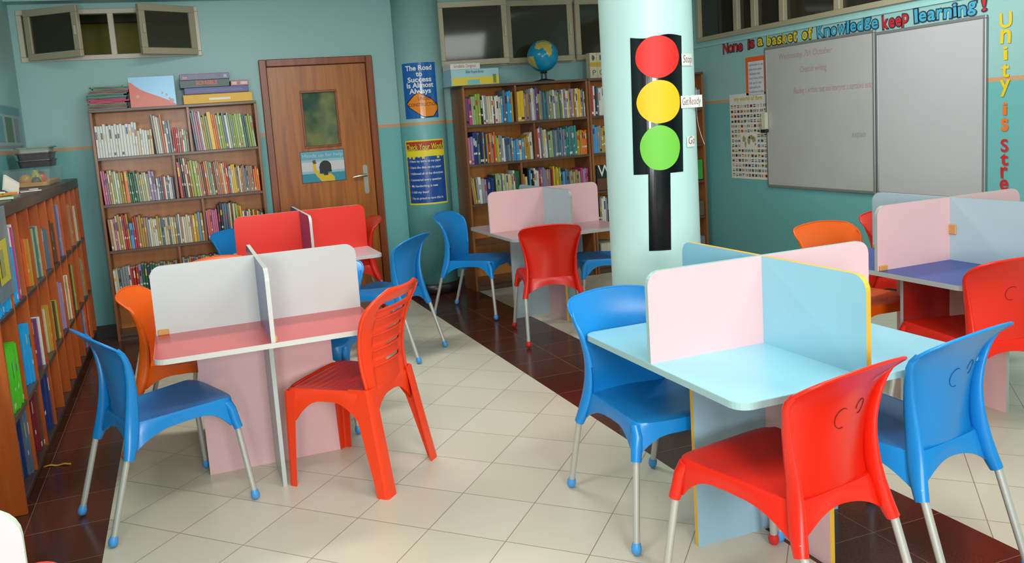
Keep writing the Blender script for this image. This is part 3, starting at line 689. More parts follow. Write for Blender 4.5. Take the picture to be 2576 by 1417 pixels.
row(r2, 'x', -.012, .652, f, 1.118, [(.03, .30, .3, ['red'], .022, .024, 2), (.12, .315, .3, ['cream', 'maroon', 'mustard', 'black'], .014, .018, 3), (.165, .3, .29, ['lime green'], .022, .026, 3), (.40, .28, .26, ['cream', 'tan', 'slate', 'white', 'maroon', 'red', 'orange', 'grey', 'pale green'], .012, .018, 3), (.6, .235, .2, ['white', 'grey', 'slate', 'cream', 'yellow', 'tan'], .01, .016, 2), (.652, .2, .19, ['red', 'orange'], .014, .018, 1)], cnt=n)
n = row(r3, 'x', -.588, .152, f, .745, [(-.56, .25, .25, ['lilac'], .02, .024, 2), (-.52, .25, .26, ['cream', 'tan'], .018, .022, 2), (-.42, .27, .28, ['cream', 'pink', 'red', 'mustard', 'brown'], .013, .018, 2), (-.38, .22, .23, ['sky blue', 'slate'], .026, .03, 1), (-.3, .25, .25, ['tan', 'orange', 'red', 'mustard'], .014, .018, 1), (.07, .235, .225, A+['sky blue', 'mustard', 'orange'], .013, .02, 1), (.152, .23, .235, ['yellow', 'mustard', 'dark green', 'sky blue'], .018, .024, 1)])
row(r3, 'x', .175, .652, f, .745, [(.27, .24, .25, ['magenta', 'pink', 'orange', 'tan'], .013, .018, 1), (.43, .295, .3, ['brown', 'orange', 'black', 'slate', 'black', 'white', 'cream'], .013, .02, 0), (.49, .27, .24, ['yellow', 'mustard', 'lime green'], .013, .02, 2), (.652, .22, .2, ['yellow', 'cream', 'brown', 'white', 'slate'], .012, .018, 1)], cnt=n)
n = row(r4, 'x', -.588, -.073, f, .370, [(-.44, .215, .225, ['cream', 'slate', 'white', 'grey'], .015, .022, 1), (-.4, .225, .225, ['red'], .018, .02, 1), (-.2, .225, .22, ['navy blue', 'lilac', 'magenta', 'pink', 'red', 'dark green'], .018, .026, 0), (-.073, .22, .23, ['pale green', 'cream', 'red', 'grey'], .014, .02, 1)])
row(r4, 'x', -.05, .652, f, .370, [(.2, .24, .25, B, .014, .022, 1), (.4, .24, .2, B, .014, .022, 1)], cnt=n)
# bookcase with the globe
s1 = 'from left, top shelf, bookcase under the globe'; s2 = 'from left, second shelf, bookcase under the globe'; s3 = 'from left, third shelf, bookcase under the globe'
f = 7.006
n = row(s1, 'x', 2.50, 2.984, f, 1.535, [(2.56, .245, .245, ['purple', 'magenta'], .026, .03, 0), (2.60, .25, .25, ['pale green', 'cream'], .018, .02, 0), (2.66, .285, .285, ['yellow', 'lime green', 'orange'], .02, .024, 0), (2.75, .24, .25, ['white', 'grey', 'black', 'cream'], .015, .022, 1), (2.87, .235, .24, ['maroon', 'cream', 'sky blue', 'sky blue', 'white'], .014, .022, 0), (2.984, .285, .27, ['pale green', 'white', 'cyan', 'slate', 'mustard'], .016, .024, 0)])
row(s1, 'x', 3.006, 3.714, f, 1.535, [(3.09, .285, .26, ['yellow'], .03, .036, 0), (3.16, .255, .25, ['mustard', 'lilac', 'cream', 'tan'], .014, .018, 1), (3.24, .30, .29, ['white', 'lilac', 'maroon', 'purple', 'orange'], .014, .018, 1), (3.5, .255, .26, ['lime green', 'grey', 'slate', 'teal', 'slate', 'cream', 'white', 'lilac'], .012, .018, 1), (3.714, .27, .25, ['tan', 'white', 'lilac', 'grey', 'slate', 'cream', 'lime green', 'yellow', 'brown'], .012, .018, 1)], cnt=n)
n = row(s2, 'x', 2.50, 3.152, f, 1.178, [(2.55, .24, .24, ['pink', 'lilac'], .02, .026, 0), (2.62, .28, .28, ['navy blue', 'slate', 'yellow'], .014, .022, 0), (2.68, .285, .28, ['black', 'navy blue', 'mustard'], .014, .02, 0), (2.78, .275, .27, ['tan', 'mustard', 'cream', 'orange', 'red'], .013, .018, 1), (2.86, .235, .235, ['grey', 'lime green', 'yellow'], .014, .02, 1), (2.96, .22, .21, ['slate', 'white', 'grey'], .014, .02, 1), (3.07, .195, .2, ['sky blue', 'white', 'cream'], .022, .03, 0), (3.152, .21, .27, ['mustard', 'white', 'lilac'], .014, .02, 1)])
row(s2, 'x', 3.174, 3.714, f, 1.178, [(3.20, .28, .28, ['red'], .02, .022, 0), (3.29, .285, .27, ['lilac', 'white', 'cream', 'grey'], .014, .02, 2), (3.41, .25, .24, ['slate', 'pale green', 'white', 'grey'], .016, .024, 1), (3.58, .26, .275, ['slate', 'teal', 'slate', 'lilac'], .012, .018, 1), (3.60, .27, .27, ['teal'], .018, .02, 0), (3.714, .235, .23, ['orange', 'orange', 'mustard', 'red'], .015, .02, 0)], cnt=n)
n = row(s3, 'x', 2.50, 2.998, f, .812, [(2.56, .26, .25, ['mustard', 'black', 'tan'], .014, .018, 5), (2.68, .235, .22, ['lilac', 'white', 'grey'], .018, .03, 2), (2.74, .22, .23, ['cream', 'navy blue'], .03, .034, 0), (2.93, .25, .24, ['slate', 'white', 'pale green', 'cream', 'black'], .014, .02, 1), (2.998, .27, .27, ['dark green', 'white', 'mustard'], .014, .018, 1)])
row(s3, 'x', 3.02, 3.714, f, .812, [(3.08, .22, .22, ['mustard', 'cream', 'tan'], .018, .022, 1), (3.2, .27, .26, ['sky blue', 'black', 'white', 'black'], .014, .02, 0), (3.34, .265, .265, ['lilac', 'tan', 'red', 'brown'], .014, .018, 0), (3.42, .27, .26, ['yellow', 'lime green'], .012, .018, 0), (3.5, .22, .25, ['sky blue', 'slate', 'white'], .018, .026, 0), (3.62, .22, .21, ['cream', 'tan', 'pale green', 'grey'], .014, .02, 1), (3.714, .235, .22, ['magenta', 'purple', 'lilac'], .018, .024, 0)], cnt=n)
q1 = 'from left, top shelf, bookcase behind the column'; q2 = 'from left, second shelf, bookcase behind the column'; q3 = 'from left, spiral shelf, bookcase behind the column'
row(q1, 'x', 3.770, 4.1, f, 1.535, [(3.815, .285, .28, ['red'], .024, .026, 0), (4.1, .27, .26, ['grey', 'white', 'black', 'slate'], .016, .022, 0)])
row(q2, 'x', 3.770, 4.1, f, 1.178, [(3.84, .26, .25, ['sky blue', 'cyan'], .024, .03, 0), (4.1, .25, .25, ['grey', 'mustard', 'slate'], .018, .024, 0)])
row(q3, 'x', 3.770, 4.1, f, .45, [(4.1, .30, .29, ['white', 'black', 'grey', 'black', 'tan'], .016, .024, 0)])
# low bookcase: bays counted from the near end
def bay(k, z, segs, where):
    n0 = len(BOOKS); row(where, 'y', DY[k]+.0235, DY[k+1]-.001, XF-.004, z, segs, dep=(.2, .25), maxh=.315 if z < .1 else .37)
    new = BOOKS[n0:]; del BOOKS[n0:]
    if k > 1 or (k == 1 and z < .5) or (k == 0 and z < .1):   # half-empty bay: its books stand against the far divider, the rear ones pushed in
        m = min(len(new), rnd.randint(7, 10)); stp = max(1, len(new)//m); new = new[::stp][:m]
        tot = sum(b[2] for b in new)+.001*m; a = DY[k+1]-.003-tot
        for i, b in enumerate(new):
            w = b[2]; fr = .008+.12*((m-1-i)/max(1, m-1))**1.3*rnd.uniform(.85, 1.1)
            lab = b[7].split(' book,')[0]+' book, %s from near side, ' % ordn(i+1)+where.split('end, ')[1]
            BOOKS.append((b[0], (XF-.004-fr, a, b[1][2]), w, b[3], min(b[4], .31-fr), b[5], 0, lab, where, w*b[3]*12/((XF)**2+a**2)*.25)); a += w+.001
    else: BOOKS.extend(new)
E_ = 4.2
def LB(k, lvl): return 'from near end, %s shelf, %s bay, low bookcase' % (lvl, ordn(k+1))
bay(0, .86, [(9, .23, .23, ['cyan'], .008, .011, 0)], LB(0, 'upper'))
bay(1, .86, [(4.42, .255, .255, ['cyan'], .008, .011, 0), (9, .36, .35, ['magenta', 'pink', 'white', 'navy blue', 'slate'], .014, .03, 1)], LB(1, 'upper'))
bay(2, .86, [(4.72, .34, .30, ['sky blue', 'red', 'white', 'cream'], .014, .022, 1), (9, .27, .25, ['cream', 'mustard', 'orange', 'red'], .014, .03, 1)], LB(2, 'upper'))
bay(3, .86, [(5.0, .345, .34, ['lime green'], .03, .036, 1), (9, .3, .28, ['pale green', 'slate', 'cream', 'mustard', 'tan'], .014, .024, 1)], LB(3, 'upper'))
bay(4, .86, [(9, .28, .24, ['cream', 'tan', 'orange', 'slate', 'black'], .014, .022, 1)], LB(4, 'upper'))
bay(5, .86, [(5.65, .34, .33, ['navy blue', 'dark green', 'cream', 'lime green'], .018, .026, 1), (9, .27, .24, ['yellow', 'brown', 'pale green'], .014, .022, 1)], LB(5, 'upper'))
bay(6, .86, [(9, .35, .33, ['white', 'slate', 'teal', 'sky blue', 'lilac'], .016, .024, 1)], LB(6, 'upper'))
bay(8, .86, [(9, .31, .30, ['tan', 'cream', 'brown', 'grey'], .018, .026, 0)], LB(8, 'upper'))
bay(9, .86, [(9, .29, .28, ['grey', 'pale green', 'cream'], .018, .026, 0)], LB(9, 'upper'))
bay(0, .42, [(9, .28, .28, ['bright green'], .009, .012, 0)], LB(0, 'middle'))
bay(1, .42, [(4.33, .24, .24, ['orange'], .022, .026, 0), (9, .29, .28, ['cyan', 'sky blue'], .022, .028, 0)], LB(1, 'middle'))
bay(2, .42, [(4.66, .26, .25, ['orange', 'tan', 'white'], .02, .026, 0), (9, .27, .25, ['red', 'purple', 'white'], .02, .03, 0)], LB(2, 'middle'))
bay(3, .42, [(5.0, .33, .32, ['red', 'cream'], .02, .026, 1), (9, .28, .24, ['slate', 'grey', 'mustard', 'cream'], .014, .022, 1)], LB(3, 'middle'))
bay(4, .42, [(5.32, .34, .34, ['yellow', 'mustard', 'dark green'], .018, .026, 1), (9, .25, .25, ['lime green', 'brown'], .016, .024, 1)], LB(4, 'middle'))
bay(5, .42, [(9, .33, .27, ['lilac', 'purple', 'white', 'cream', 'orange'], .018, .028, 1)], LB(5, 'middle'))
bay(6, .42, [(9, .33, .30, ['mustard', 'cream', 'maroon', 'white', 'tan'], .014, .022, 1)], LB(6, 'middle'))
bay(7, .42, [(9, .35, .33, ['mustard', 'brown', 'lime green', 'slate'], .018, .026, 1)], LB(7, 'middle'))
bay(9, .42, [(9, .33, .30, ['mustard', 'slate', 'grey', 'teal'], .018, .026, 1)], LB(9, 'middle'))
bay(0, .07, [(3.96, .32, .32, ['yellow', 'white'], .016, .02, 0), (4.1, .33, .32, ['navy blue', 'slate'], .02, .03, 0)], LB(0, 'bottom'))
bay(1, .07, [(4.33, .33, .33, ['dark green', 'teal', 'grey'], .024, .034, 0), (9, .32, .3, ['red', 'brown', 'maroon'], .024, .03, 0)], LB(1, 'bottom'))
bay(2, .07, [(9, .34, .33, ['navy blue', 'lilac', 'navy blue'], .03, .04, 0)], LB(2, 'bottom'))
bay(8, .07, [(9, .31, .30, ['magenta', 'lilac', 'slate', 'red'], .024, .034, 0)], LB(8, 'bottom'))
bay(9, .07, [(9, .31, .30, ['orange', 'red', 'yellow', 'slate'], .024, .034, 0)], LB(9, 'bottom'))

def book_mesh(mb, w, h, d, ci, pi, li, rng):
    t = .0014; r = min(.003, w*.25)
    o = [(0, d), (0, r), (r, 0), (w-r, 0), (w, r), (w, d), (w-t, d), (w-t, t*1.5), (t, t*1.5), (t, d)]
    mb.prism(o, 0, h, 'z', ci); mb.box(t, w-t, t*1.5, d-.004, .003, h-.004, pi)
    k = rng.random(); zz = h*rng.uniform(.5, .7)
    if k < .6: mb.box(w*.22, w*.78, -.0006, .0003, zz, min(h*.95, zz+h*rng.uniform(.12, .3)), li)
    if k > .78: mb.box(w*.12, w*.88, -.0007, .0003, h*.06, h*.06+.022, li if k < .85 else pi)
    if .2 < k < .5: mb.box(r, w-r, -.0005, .0003, h*.3, h*.36, pi)
for k, v in PAL.items(): mat('cover_'+k.replace(' ', '_'), v, .32, noise=.12, nscale=22)
marks = ['white', 'black', 'yellow', 'cream', 'red', 'navy blue', 'grey']
order = sorted(range(len(BOOKS)), key=lambda i: -BOOKS[i][-1]); keep = set(order[:300])
rest = MB(); rmats = [MATS['cover_'+k.replace(' ', '_')] for k in PAL]+[page]; keys = list(PAL)
for i, (col, pos, w, h, d, rz, lean, lab, where, sz) in enumerate(BOOKS):
    rg = random.Random(i*31+5); mk = rg.choice([m_ for m_ in marks if m_ != col])
    Mx = Matrix.Translation(pos) @ Matrix.Rotation(rz, 4, 'Z') @ Matrix.Rotation(-lean, 4, 'Y')
    if i in keep:
        mb = MB(); book_mesh(mb, w, h, d, 0, 1, 2, rg)
        o = mb.build('book', [MATS['cover_'+col.replace(' ', '_')], page, MATS['cover_'+mk.replace(' ', '_')]])
        o.matrix_world = Mx; tag(o, lab, 'book', 'books, '+where.split(', ', 1)[1])
    else:
        mb = MB(); book_mesh(mb, w, h, d, keys.index(col), len(keys), keys.index(mk), rg)
        mb.xf(lambda x, y, z: Mx @ Vector((x, y, z))); n0 = len(rest.v)
        rest.v += mb.v; rest.f += [tuple(a+n0 for a in f) for f in mb.f]; rest.mi += mb.mi; rest.sm += mb.sm
if rest.v: tag(rest.build('books', rmats), 'remaining small books filling the gaps on the shelves of all the bookcases', 'books', kind='stuff')
print('BOOKS', len(BOOKS))
# ================================================================ THINGS ON THE WALLS
def pm_(n, c, rough=.5, **k): return mat('print_'+n, c, rough, **k)
pw, pk, pbl, pye, pre, por, pgr = pm_('white', (232, 232, 226)), pm_('black', (14, 14, 15), .35), pm_('blue', (32, 92, 168)), pm_('yellow', (236, 214, 40)), pm_('red', (206, 42, 30)), pm_('orange', (238, 140, 24)), pm_('green', (70, 160, 70))
def cyl(cx, cy, r, a0):
    """flat (u, w, z) -> point on a cylinder; u = arc length from angle a0, w = distance off the surface (negative = out)"""
    def f(u, w, z):
        a = a0+u/r; rr = r-w; return (cx+rr*math.cos(a), cy+rr*math.sin(a), z)
    return f
def sub_rect(mb, u0, u1, z0, z1, w, mi, n=24, m=1, skew=None):
    """subdivided sheet facing -w"""
    sk_ = skew or (lambda u, z: (u, z))
    mb.grid(lambda a, b: (sk_(u0+(u1-u0)*a, z0+(z1-z0)*b)[0], w, sk_(u0+(u1-u0)*a, z0+(z1-z0)*b)[1]), n, m, mi, False); return mb
def disc(mb, cx, cz, rx, rz, w, mi, n=40, wob=0.0, seed=0, rings=5):
    rg = random.Random(seed); ph = [rg.uniform(0, 6.28) for _ in range(3)]
    def rad(a): return 1+wob*(math.sin(3*a+ph[0])+.6*math.sin(5*a+ph[1])+.4*math.sin(9*a+ph[2]))
    vs = [(cx, w, cz)]+[(cx+rx*rad(2*PI*k/n)*math.cos(2*PI*k/n)*(j/rings), w, cz+rz*rad(2*PI*k/n)*math.sin(2*PI*k/n)*(j/rings)) for j in range(1, rings+1) for k in range(n)]
    fs = [(0, 1+k, 1+(k+1) % n) for k in range(n)]+[(1+(j-1)*n+k, 1+j*n+k, 1+j*n+(k+1) % n, 1+(j-1)*n+(k+1) % n) for j in range(1, rings) for k in range(n)]
    mb.add(vs, fs, mi); return mb
def poly(mb, pts, w, mi): mb.add([(x, w, z) for x, z in pts], [tuple(range(len(pts)))], mi); return mb
def T2(u0, z0, w): return lambda x, y, z: (u0+x, w-z, z0+y)

# paper traffic light wrapped round the column
tl = thing('paper_traffic_light', 'black paper traffic light with red, yellow and green discs on the round column', 'decoration')
a0 = R(-109); CF = cyl(CX, CY_, CR+.0015, a0); q = lambda d: (R(d)-a0)*CR
bc = pm_('glossy_black', (10, 10, 11), .16)
mb = MB(); U0, U1 = q(-141), q(-75.5)
sub_rect(mb, U0, U1, 1.255, 1.882, 0, 0, 26, 8, lambda u, z: (u+(-.014 if u < 0 else -.022)*(1.88-z)/.63*(1 if u < 0 else 1), z+.006*math.sin(u*30)*(z > 1.5)))
sub_rect(mb, q(-126.5), q(-99.5), .893, 1.256, 0, 0, 12, 4, lambda u, z: (u-.012*(1.256-z)/.36, z))
mb.xf(CF).build('housing', bc, tl, solid=.0008)
for nm, c, zc, ac, rx, rz_, sd in (('red_light', (226, 32, 22), 1.789, -108.8, .103, .0955, 3), ('yellow_light', (250, 190, 10), 1.585, -109.3, .103, .0985, 5), ('green_light', (112, 196, 62), 1.374, -110.3, .0945, .1035, 8)):
    disc(MB(), q(ac), zc, rx, rz_, -.0022, 0, 48, .008, sd, 8).xf(CF).build(nm, pm_(nm, c, .55), tl, solid=.0006)
for nm, txt, c0, c1, z0, z1, lab in (('word_card', 'Stop', -77.8, -56, 1.742, 1.797, 'white card reading Stop beside the red disc on the column'), ('word_card', 'Get Ready', -81.5, -46, 1.548, 1.605, 'white card reading Get Ready curling off the column beside the yellow disc'), ('word_card', 'Go', -74, -57, 1.366, 1.416, 'white card reading Go beside the green disc on the column')):
    mb = MB(); lift = (lambda u, w, z: CF(u, w-.0042-max(0, u-q(-62))*.5, z)) if 'Ready' in txt else (lambda u, w, z: CF(u, w-.0042, z))
    sub_rect(mb, q(c0), q(c1), z0, z1, 0, 0, 14, 1)
    mb.text(txt, .05, T2(q(c0)+.006, z0+.014, -.0008), 1, offset=-.0006, width=(q(c1)-q(c0))*.86, shear=.15)
    tag(mb.xf(lift).build('word_card', [pw, pm_('marker_maroon', (120, 26, 40))]), lab, 'card', 'word cards on the column')
mb = MB(); sub_rect(mb, q(-42), q(-30), 1.37, 1.64, 0, 0, 6, 6)
tag(mb.xf(lambda u, w, z: CF(u, w-.004-.03*max(0, (1.5-z)/.13)**1.5, z)).build('paper_sheet', pw), 'white paper sheet hanging round the right side of the column', 'paper')

# posters on the half-buried column
A1 = R(-106.5)
PF = cyl(BX, YB, CR+.0015, A1); qq = lambda d: (R(d)-A1)*CR
glossb = pm_('poster_blue', (30, 96, 172), .12); glosso = pm_('sign_orange', (236, 136, 24), .15)
W1 = .325/2
mb = MB(); sub_rect(mb, -W1, W1, 1.63, 2.125, 0, 0, 24, 1)
for i, (t, z) in enumerate((('The Road', 2.058), ('to', 2.005), ('Success', 1.955), ('Is Almost', 1.905), ('Always', 1.853))):
    w = {0: .245, 1: .055, 2: .22, 3: .25, 4: .2}[i]
    mb.text(t, .062, T2(.0, z, -.0022), 1, align='CENTER', offset=.0016, width=w)
dz = lambda k: [(0.01-.155*k, 1.775), (.01, 1.775+.098*k+.0), (.01+.155*k, 1.745-.0), (.01, 1.745-.125*k)]
def clip(pts):
    return pts
dia = [(-.142, 1.768), (-.055, 1.85), (-.02, 1.862), (.10, 1.80), (.162, 1.742), (.162, 1.70), (.11, 1.637), (.012, 1.637), (-.135, 1.745)]
def strips(mb, pts, w, mi, n=12):
    """fill a convex polygon with vertical strips so that it bends round the column"""
    xs = [p[0] for p in pts]; x0, x1 = min(xs), max(xs)
    def yr(x):
        ys = []
        for (a, b), (c, d) in zip(pts, pts[1:]+pts[:1]):
            if (a <= x <= c) or (c <= x <= a):
                ys.append(b if abs(c-a) < 1e-9 else b+(d-b)*(x-a)/(c-a))
        return min(ys), max(ys)
    X = [x0+(x1-x0)*(i/n*.998+.001) for i in range(n+1)]; vs = []
    for x in X: lo, hi = yr(x); vs += [(x, w, lo), (x, w, hi)]
    mb.add(vs, [(2*i, 2*i+2, 2*i+3, 2*i+1) for i in range(n)], mi); return mb
strips(mb, dia, -.0014, 3); strips(mb, [(x*.94+.001, 1.742+(z-1.742)*.93) for x, z in dia], -.0022, 2)
mb.text('UNDER', .042, T2(.035, 1.79, -.003), 3, align='CENTER', width=.125); mb.text('CONSTRUCTION', .042, T2(.018, 1.738, -.003), 3, align='CENTER', width=.27, shear=0)
tag(mb.xf(PF).build('poster', [glossb, pw, glosso, pk]), 'glossy blue poster about the road to success, upper of two on the wall column', 'poster', 'posters on the wall column')
mb = MB(); W2 = .40/2
sub_rect(mb, -W2, W2, .845, 1.435, 0, 0, 24, 1); sub_rect(mb, -W2+.012, W2-.012, .86, 1.285, -.001, 1, 24, 1)
poly_t = [(-W2+.012, 1.30), (-W2+.012, 1.42), (W2-.012, 1.42), (W2-.012, 1.30)]
sub_rect(mb, -W2+.012, W2-.012, 1.345, 1.422, -.001, 2, 24, 1)
mb.text('Check Your Work!', .082, T2(0, 1.345, -.0022), 4, align='CENTER', offset=.004, width=.375); mb.text('Check Your Work!', .082, T2(0, 1.345, -.0032), 3, align='CENTER', offset=.0012, width=.37)
rg = random.Random(4)
for cx in (-.15, -.11, -.06, -.02, .12, .16, .04):
    cz = 1.30+rg.uniform(-.03, .02); pts = []; r1_ = .02
    for k in range(10): a = PI/2+k*PI/5; r_ = r1_ if k % 2 == 0 else r1_*.45; pts.append((cx+r_*math.cos(a), cz+r_*math.sin(a)))
    poly(mb, pts, -.0024, 3)
for i, t in enumerate(('I have my name on my paper', 'I have the date on my paper', 'I followed all of the directions', 'I answered every question', 'My handwriting is neat', 'I did my best!', "I'm so proud to turn this in")):
    z = 1.235-i*.0565; w = {0: .30, 1: .30, 2: .315, 3: .29, 4: .25, 5: .16, 6: .295}[i]
    mb.text(t, .03, T2(-.155, z, -.002), 5, offset=.0003, width=w); sub_rect(mb, -.18, -.166, z+.002, z+.018, -.002, 2, 1, 1)
tag(mb.xf(PF).build('poster', [pye, pm_('poster_navy', (30, 78, 152), .3), pm_('poster_red', (176, 60, 30)), pm_('poster_yellow', (240, 212, 60)), pk, pw]), 'blue Check Your Work poster with yellow border, lower of two on the wall column', 'poster', 'posters on the wall column')

# sign on the door: drawing of a child with a raised hand
mb = MB(); y = YB-.0095; x0, x1, z0, z1 = 1.036, 1.420, 1.133, 1.404
P = lambda fx, fz: (x0+(x1-x0)*fx, z0+(z1-z0)*fz)
mb.box(x0-.006, x1+.006, y-.001, y, z0-.006, z1+.006, 4)
for a, b, c in ((.74, 1, 0), (.66, .74, 1), (.36, .66, 2), (.28, .36, 1), (0, .28, 3)): mb.box(x0, x1, y-.0018, y-.001, z0+(z1-z0)*a, z0+(z1-z0)*b, c)
arm = [(.26, .60), (.33, .60), (.335, .42), (.40, .27), (.52, .22), (.60, .26), (.68, .24), (.745, .12), (.75, 0), (.44, 0), (.33, .2), (.265, .38)]
poly(mb, [P(*p) for p in arm], y-.003, 5)
disc(mb, P(.55, .5)[0], P(.55, .5)[1], .052, .05, y-.0035, 6, 24); poly(mb, [P(*p) for p in ((.405, .5), (.41, .26), (.5, .27), (.5, .2), (.6, .2), (.6, .29), (.69, .3), (.685, .5))], y-.0036, 6)
poly(mb, [P(*p) for p in ((.27, .60), (.33, .60), (.36, .63), (.335, .64), (.335, .70), (.315, .74), (.30, .70), (.285, .75), (.27, .70), (.25, .71), (.26, .65))], y-.003, 7)
mb.text('Hands up for help', .042, lambda X, Y, Z: (x0+.012+X, y-.003, z0+.222+Y+X*.0), 8, width=.36)
tag(mb.build('door_sign', [pm_('sign_blue', (104, 166, 186)), pm_('sign_pale', (150, 190, 202)), pm_('sign_white', (206, 206, 204)), pm_('sign_teal', (38, 140, 160)), pm_('sign_edge', (60, 70, 72)), pm_('sign_yellow', (222, 182, 20)), pm_('sign_hair', (26, 24, 26)), pm_('sign_skin', (92, 72, 64)), pm_('sign_letter', (176, 214, 222))]),
    'laminated Hands up for help sign on the brown door', 'sign')
mb = MB(); sub_rect(mb, -7.25, -6.15, 1.615, 1.93, 0, 0, 2, 1)
for i, (a, b, c, d) in enumerate(((-7.2, -6.2, 1.86, 1.92), (-7.1, -6.95, 1.66, 1.84), (-6.85, -6.6, 1.66, 1.84), (-6.5, -6.3, 1.66, 1.84), (-7.2, -6.2, 1.618, 1.635))): sub_rect(mb, a, b, c, d, -.001, 1+i % 3, 1, 1)
tag(mb.xf(lambda u, w, z: (XL+.002-w, -u, z)).build('poster', [pm_('faded_sheet', (150, 176, 174)), pm_('faded_blue', (96, 150, 158)), pm_('faded_rose', (140, 138, 146)), pm_('faded_green', (90, 120, 84))]), 'faded pale poster on the left wall above the low bookcase', 'poster')

# ---------------------------------------------------------------- right-hand wall
RW = lambda off: (lambda u, w, z: (XR-off+w, -u, z))   # u runs along -y so that text reads left to right
wbm = mat('whiteboard', (180, 180, 182), .22, noise=.03, nscale=3); wbm2 = mat('whiteboard_smudged', (175, 176, 172), .25, noise=.07, nscale=4)
afr = mat('board_aluminium', (150, 152, 152), .35, .5); grime = mat('board_dark_edge', (84, 92, 90), .5)
faint = pm_('faint_red_marker', (168, 138, 142), .3); faint2 = pm_('faint_grey_marker', (148, 146, 152), .3)
def board(u0, u1, z0, z1, label, mt):
    t = thing('whiteboard', label, 'whiteboard', group='whiteboards on the right wall'); f_ = RW(0)
    MB().box(u0+.01, u1-.01, -.018, -.003, z0+.01, z1-.01).xf(f_).build('writing_surface', mt, t)
    mb = MB(); fw = .022
    mb.bbox(u0, u1, -.024, -.002, z0, z0+fw, .003).bbox(u0, u1, -.024, -.002, z1-fw, z1, .003).bbox(u0, u0+fw, -.024, -.002, z0+fw, z1-fw, .003).bbox(u1-fw, u1, -.024, -.002, z0+fw, z1-fw, .003)
    mb.xf(f_).build('frame', afr, t); return t
b1 = board(-6.155, -4.925, .776, 2.030, 'left whiteboard with faint red writing on the right wall', wbm2)
b2 = board(-4.915, -4.015, .776, 2.008, 'right whiteboard, blank, on the right wall', wbm)
for t_, u_, z_, w_, m_ in (('Wednesday 7th October', -5.98, 1.905, .62, faint), ('Creative writing', -5.72, 1.775, .30, faint), ('Reading a written text and interpret a narrative essay', -5.80, 1.60, .86, faint), ('explain', -5.16, 1.22, .14, faint2)):
    MB().text(t_, .075, T2(u_, z_, -.0188), 0, width=w_, shear=.2).xf(RW(0)).build('handwriting', m_, b1)
# marker holder clipped to the board edge
mb = MB(); mb.prism(rrect(-6.175, -6.125, 1.30, 1.455, .012), -.06, -.026, 'y', 0); mb.prism(rrect(-6.18, -6.12, 1.272, 1.302, .012), -.066, -.024, 'y', 1)
tag(mb.xf(RW(0)).build('marker_holder', [mat('cream_plastic', (196, 196, 172), .4), mat('black_plastic', (30, 30, 32), .4)]), 'cream and black marker holder clipped to the left edge of the whiteboards', 'holder')
mb = MB(); sub_rect(mb, -6.44, -6.165, 1.62, 1.968, -.003, 0, 1, 1); sub_rect(mb, -6.405, -6.19, 1.622, 1.925, -.0045, 1, 1, 1)
for i, t in enumerate(('I promise to be', 'polite and to know', 'Obedience rules', 'Every time of the', 'Join us in our', 'Quiet and to be', 'Excellence in class')): mb.text(t, .034, T2(-6.395, 1.885-i*.041, -.006), 2, width=.195-.02*(i % 3))
tag(mb.xf(RW(0)).build('rules_card', [pm_('card_orange', (226, 92, 40)), pm_('card_paper', (206, 208, 212)), pm_('card_ink', (110, 112, 130))]), 'orange-bordered card of written rules left of the whiteboards', 'card')
fm = [pm_('flag_sheet', (216, 214, 204))]+[pm_('flag%d' % i, c) for i, c in enumerate(((150, 40, 44), (50, 70, 110), (60, 100, 70), (190, 160, 60), (40, 40, 44), (150, 160, 170)))]+[pm_('flag_title', (190, 180, 50)), pm_('map_olive', (150, 148, 108))]
mb = MB(); sub_rect(mb, -6.69, -6.162, .835, 1.64, -.003, 0, 1, 1); rg = random.Random(11)
mb.text('my world of flags', .055, T2(-6.62, 1.575, -.005), 7, offset=.001, width=.40)
rows_, cols_ = 15, 11
for r_ in range(rows_):
    for c_ in range(cols_):
        if r_ in (6, 7, 8) and 3 <= c_ <= 7: continue
        u = -6.67+c_*.0465; z = 1.53-r_*.0465
        k = rg.random(); cs = [rg.randint(1, 6) for _ in range(3)]
        if k < .5:
            for i in range(3): mb.box(u, u+.031, -.0048, -.004, z-.008*(i+1)+.004, z-.008*i+.004, cs[i] if i != 1 else rg.choice((0, cs[1])))
        elif k < .8:
            for i in range(3): mb.box(u+.0103*i, u+.0103*(i+1), -.0048, -.004, z-.02, z+.004, cs[i] if i != 1 else 0)
        else: mb.box(u, u+.031, -.0048, -.004, z-.02, z+.004, cs[0]); mb.box(u+.009, u+.021, -.0052, -.0048, z-.013, z-.002, cs[1])
for c in ((-6.49, 1.215, .022, .03), (-6.47, 1.165, .012, .03), (-6.42, 1.20, .02, .04), (-6.39, 1.23, .03, .02), (-6.35, 1.21, .025, .028), (-6.33, 1.165, .012, .012)): disc(mb, c[0], c[1], c[2], c[3], -.005, 8, 14, .12, int(c[0]*100), 1)
tag(mb.xf(RW(0)).build('poster', fm), 'white my world of flags poster with rows of small flags and a map', 'poster')
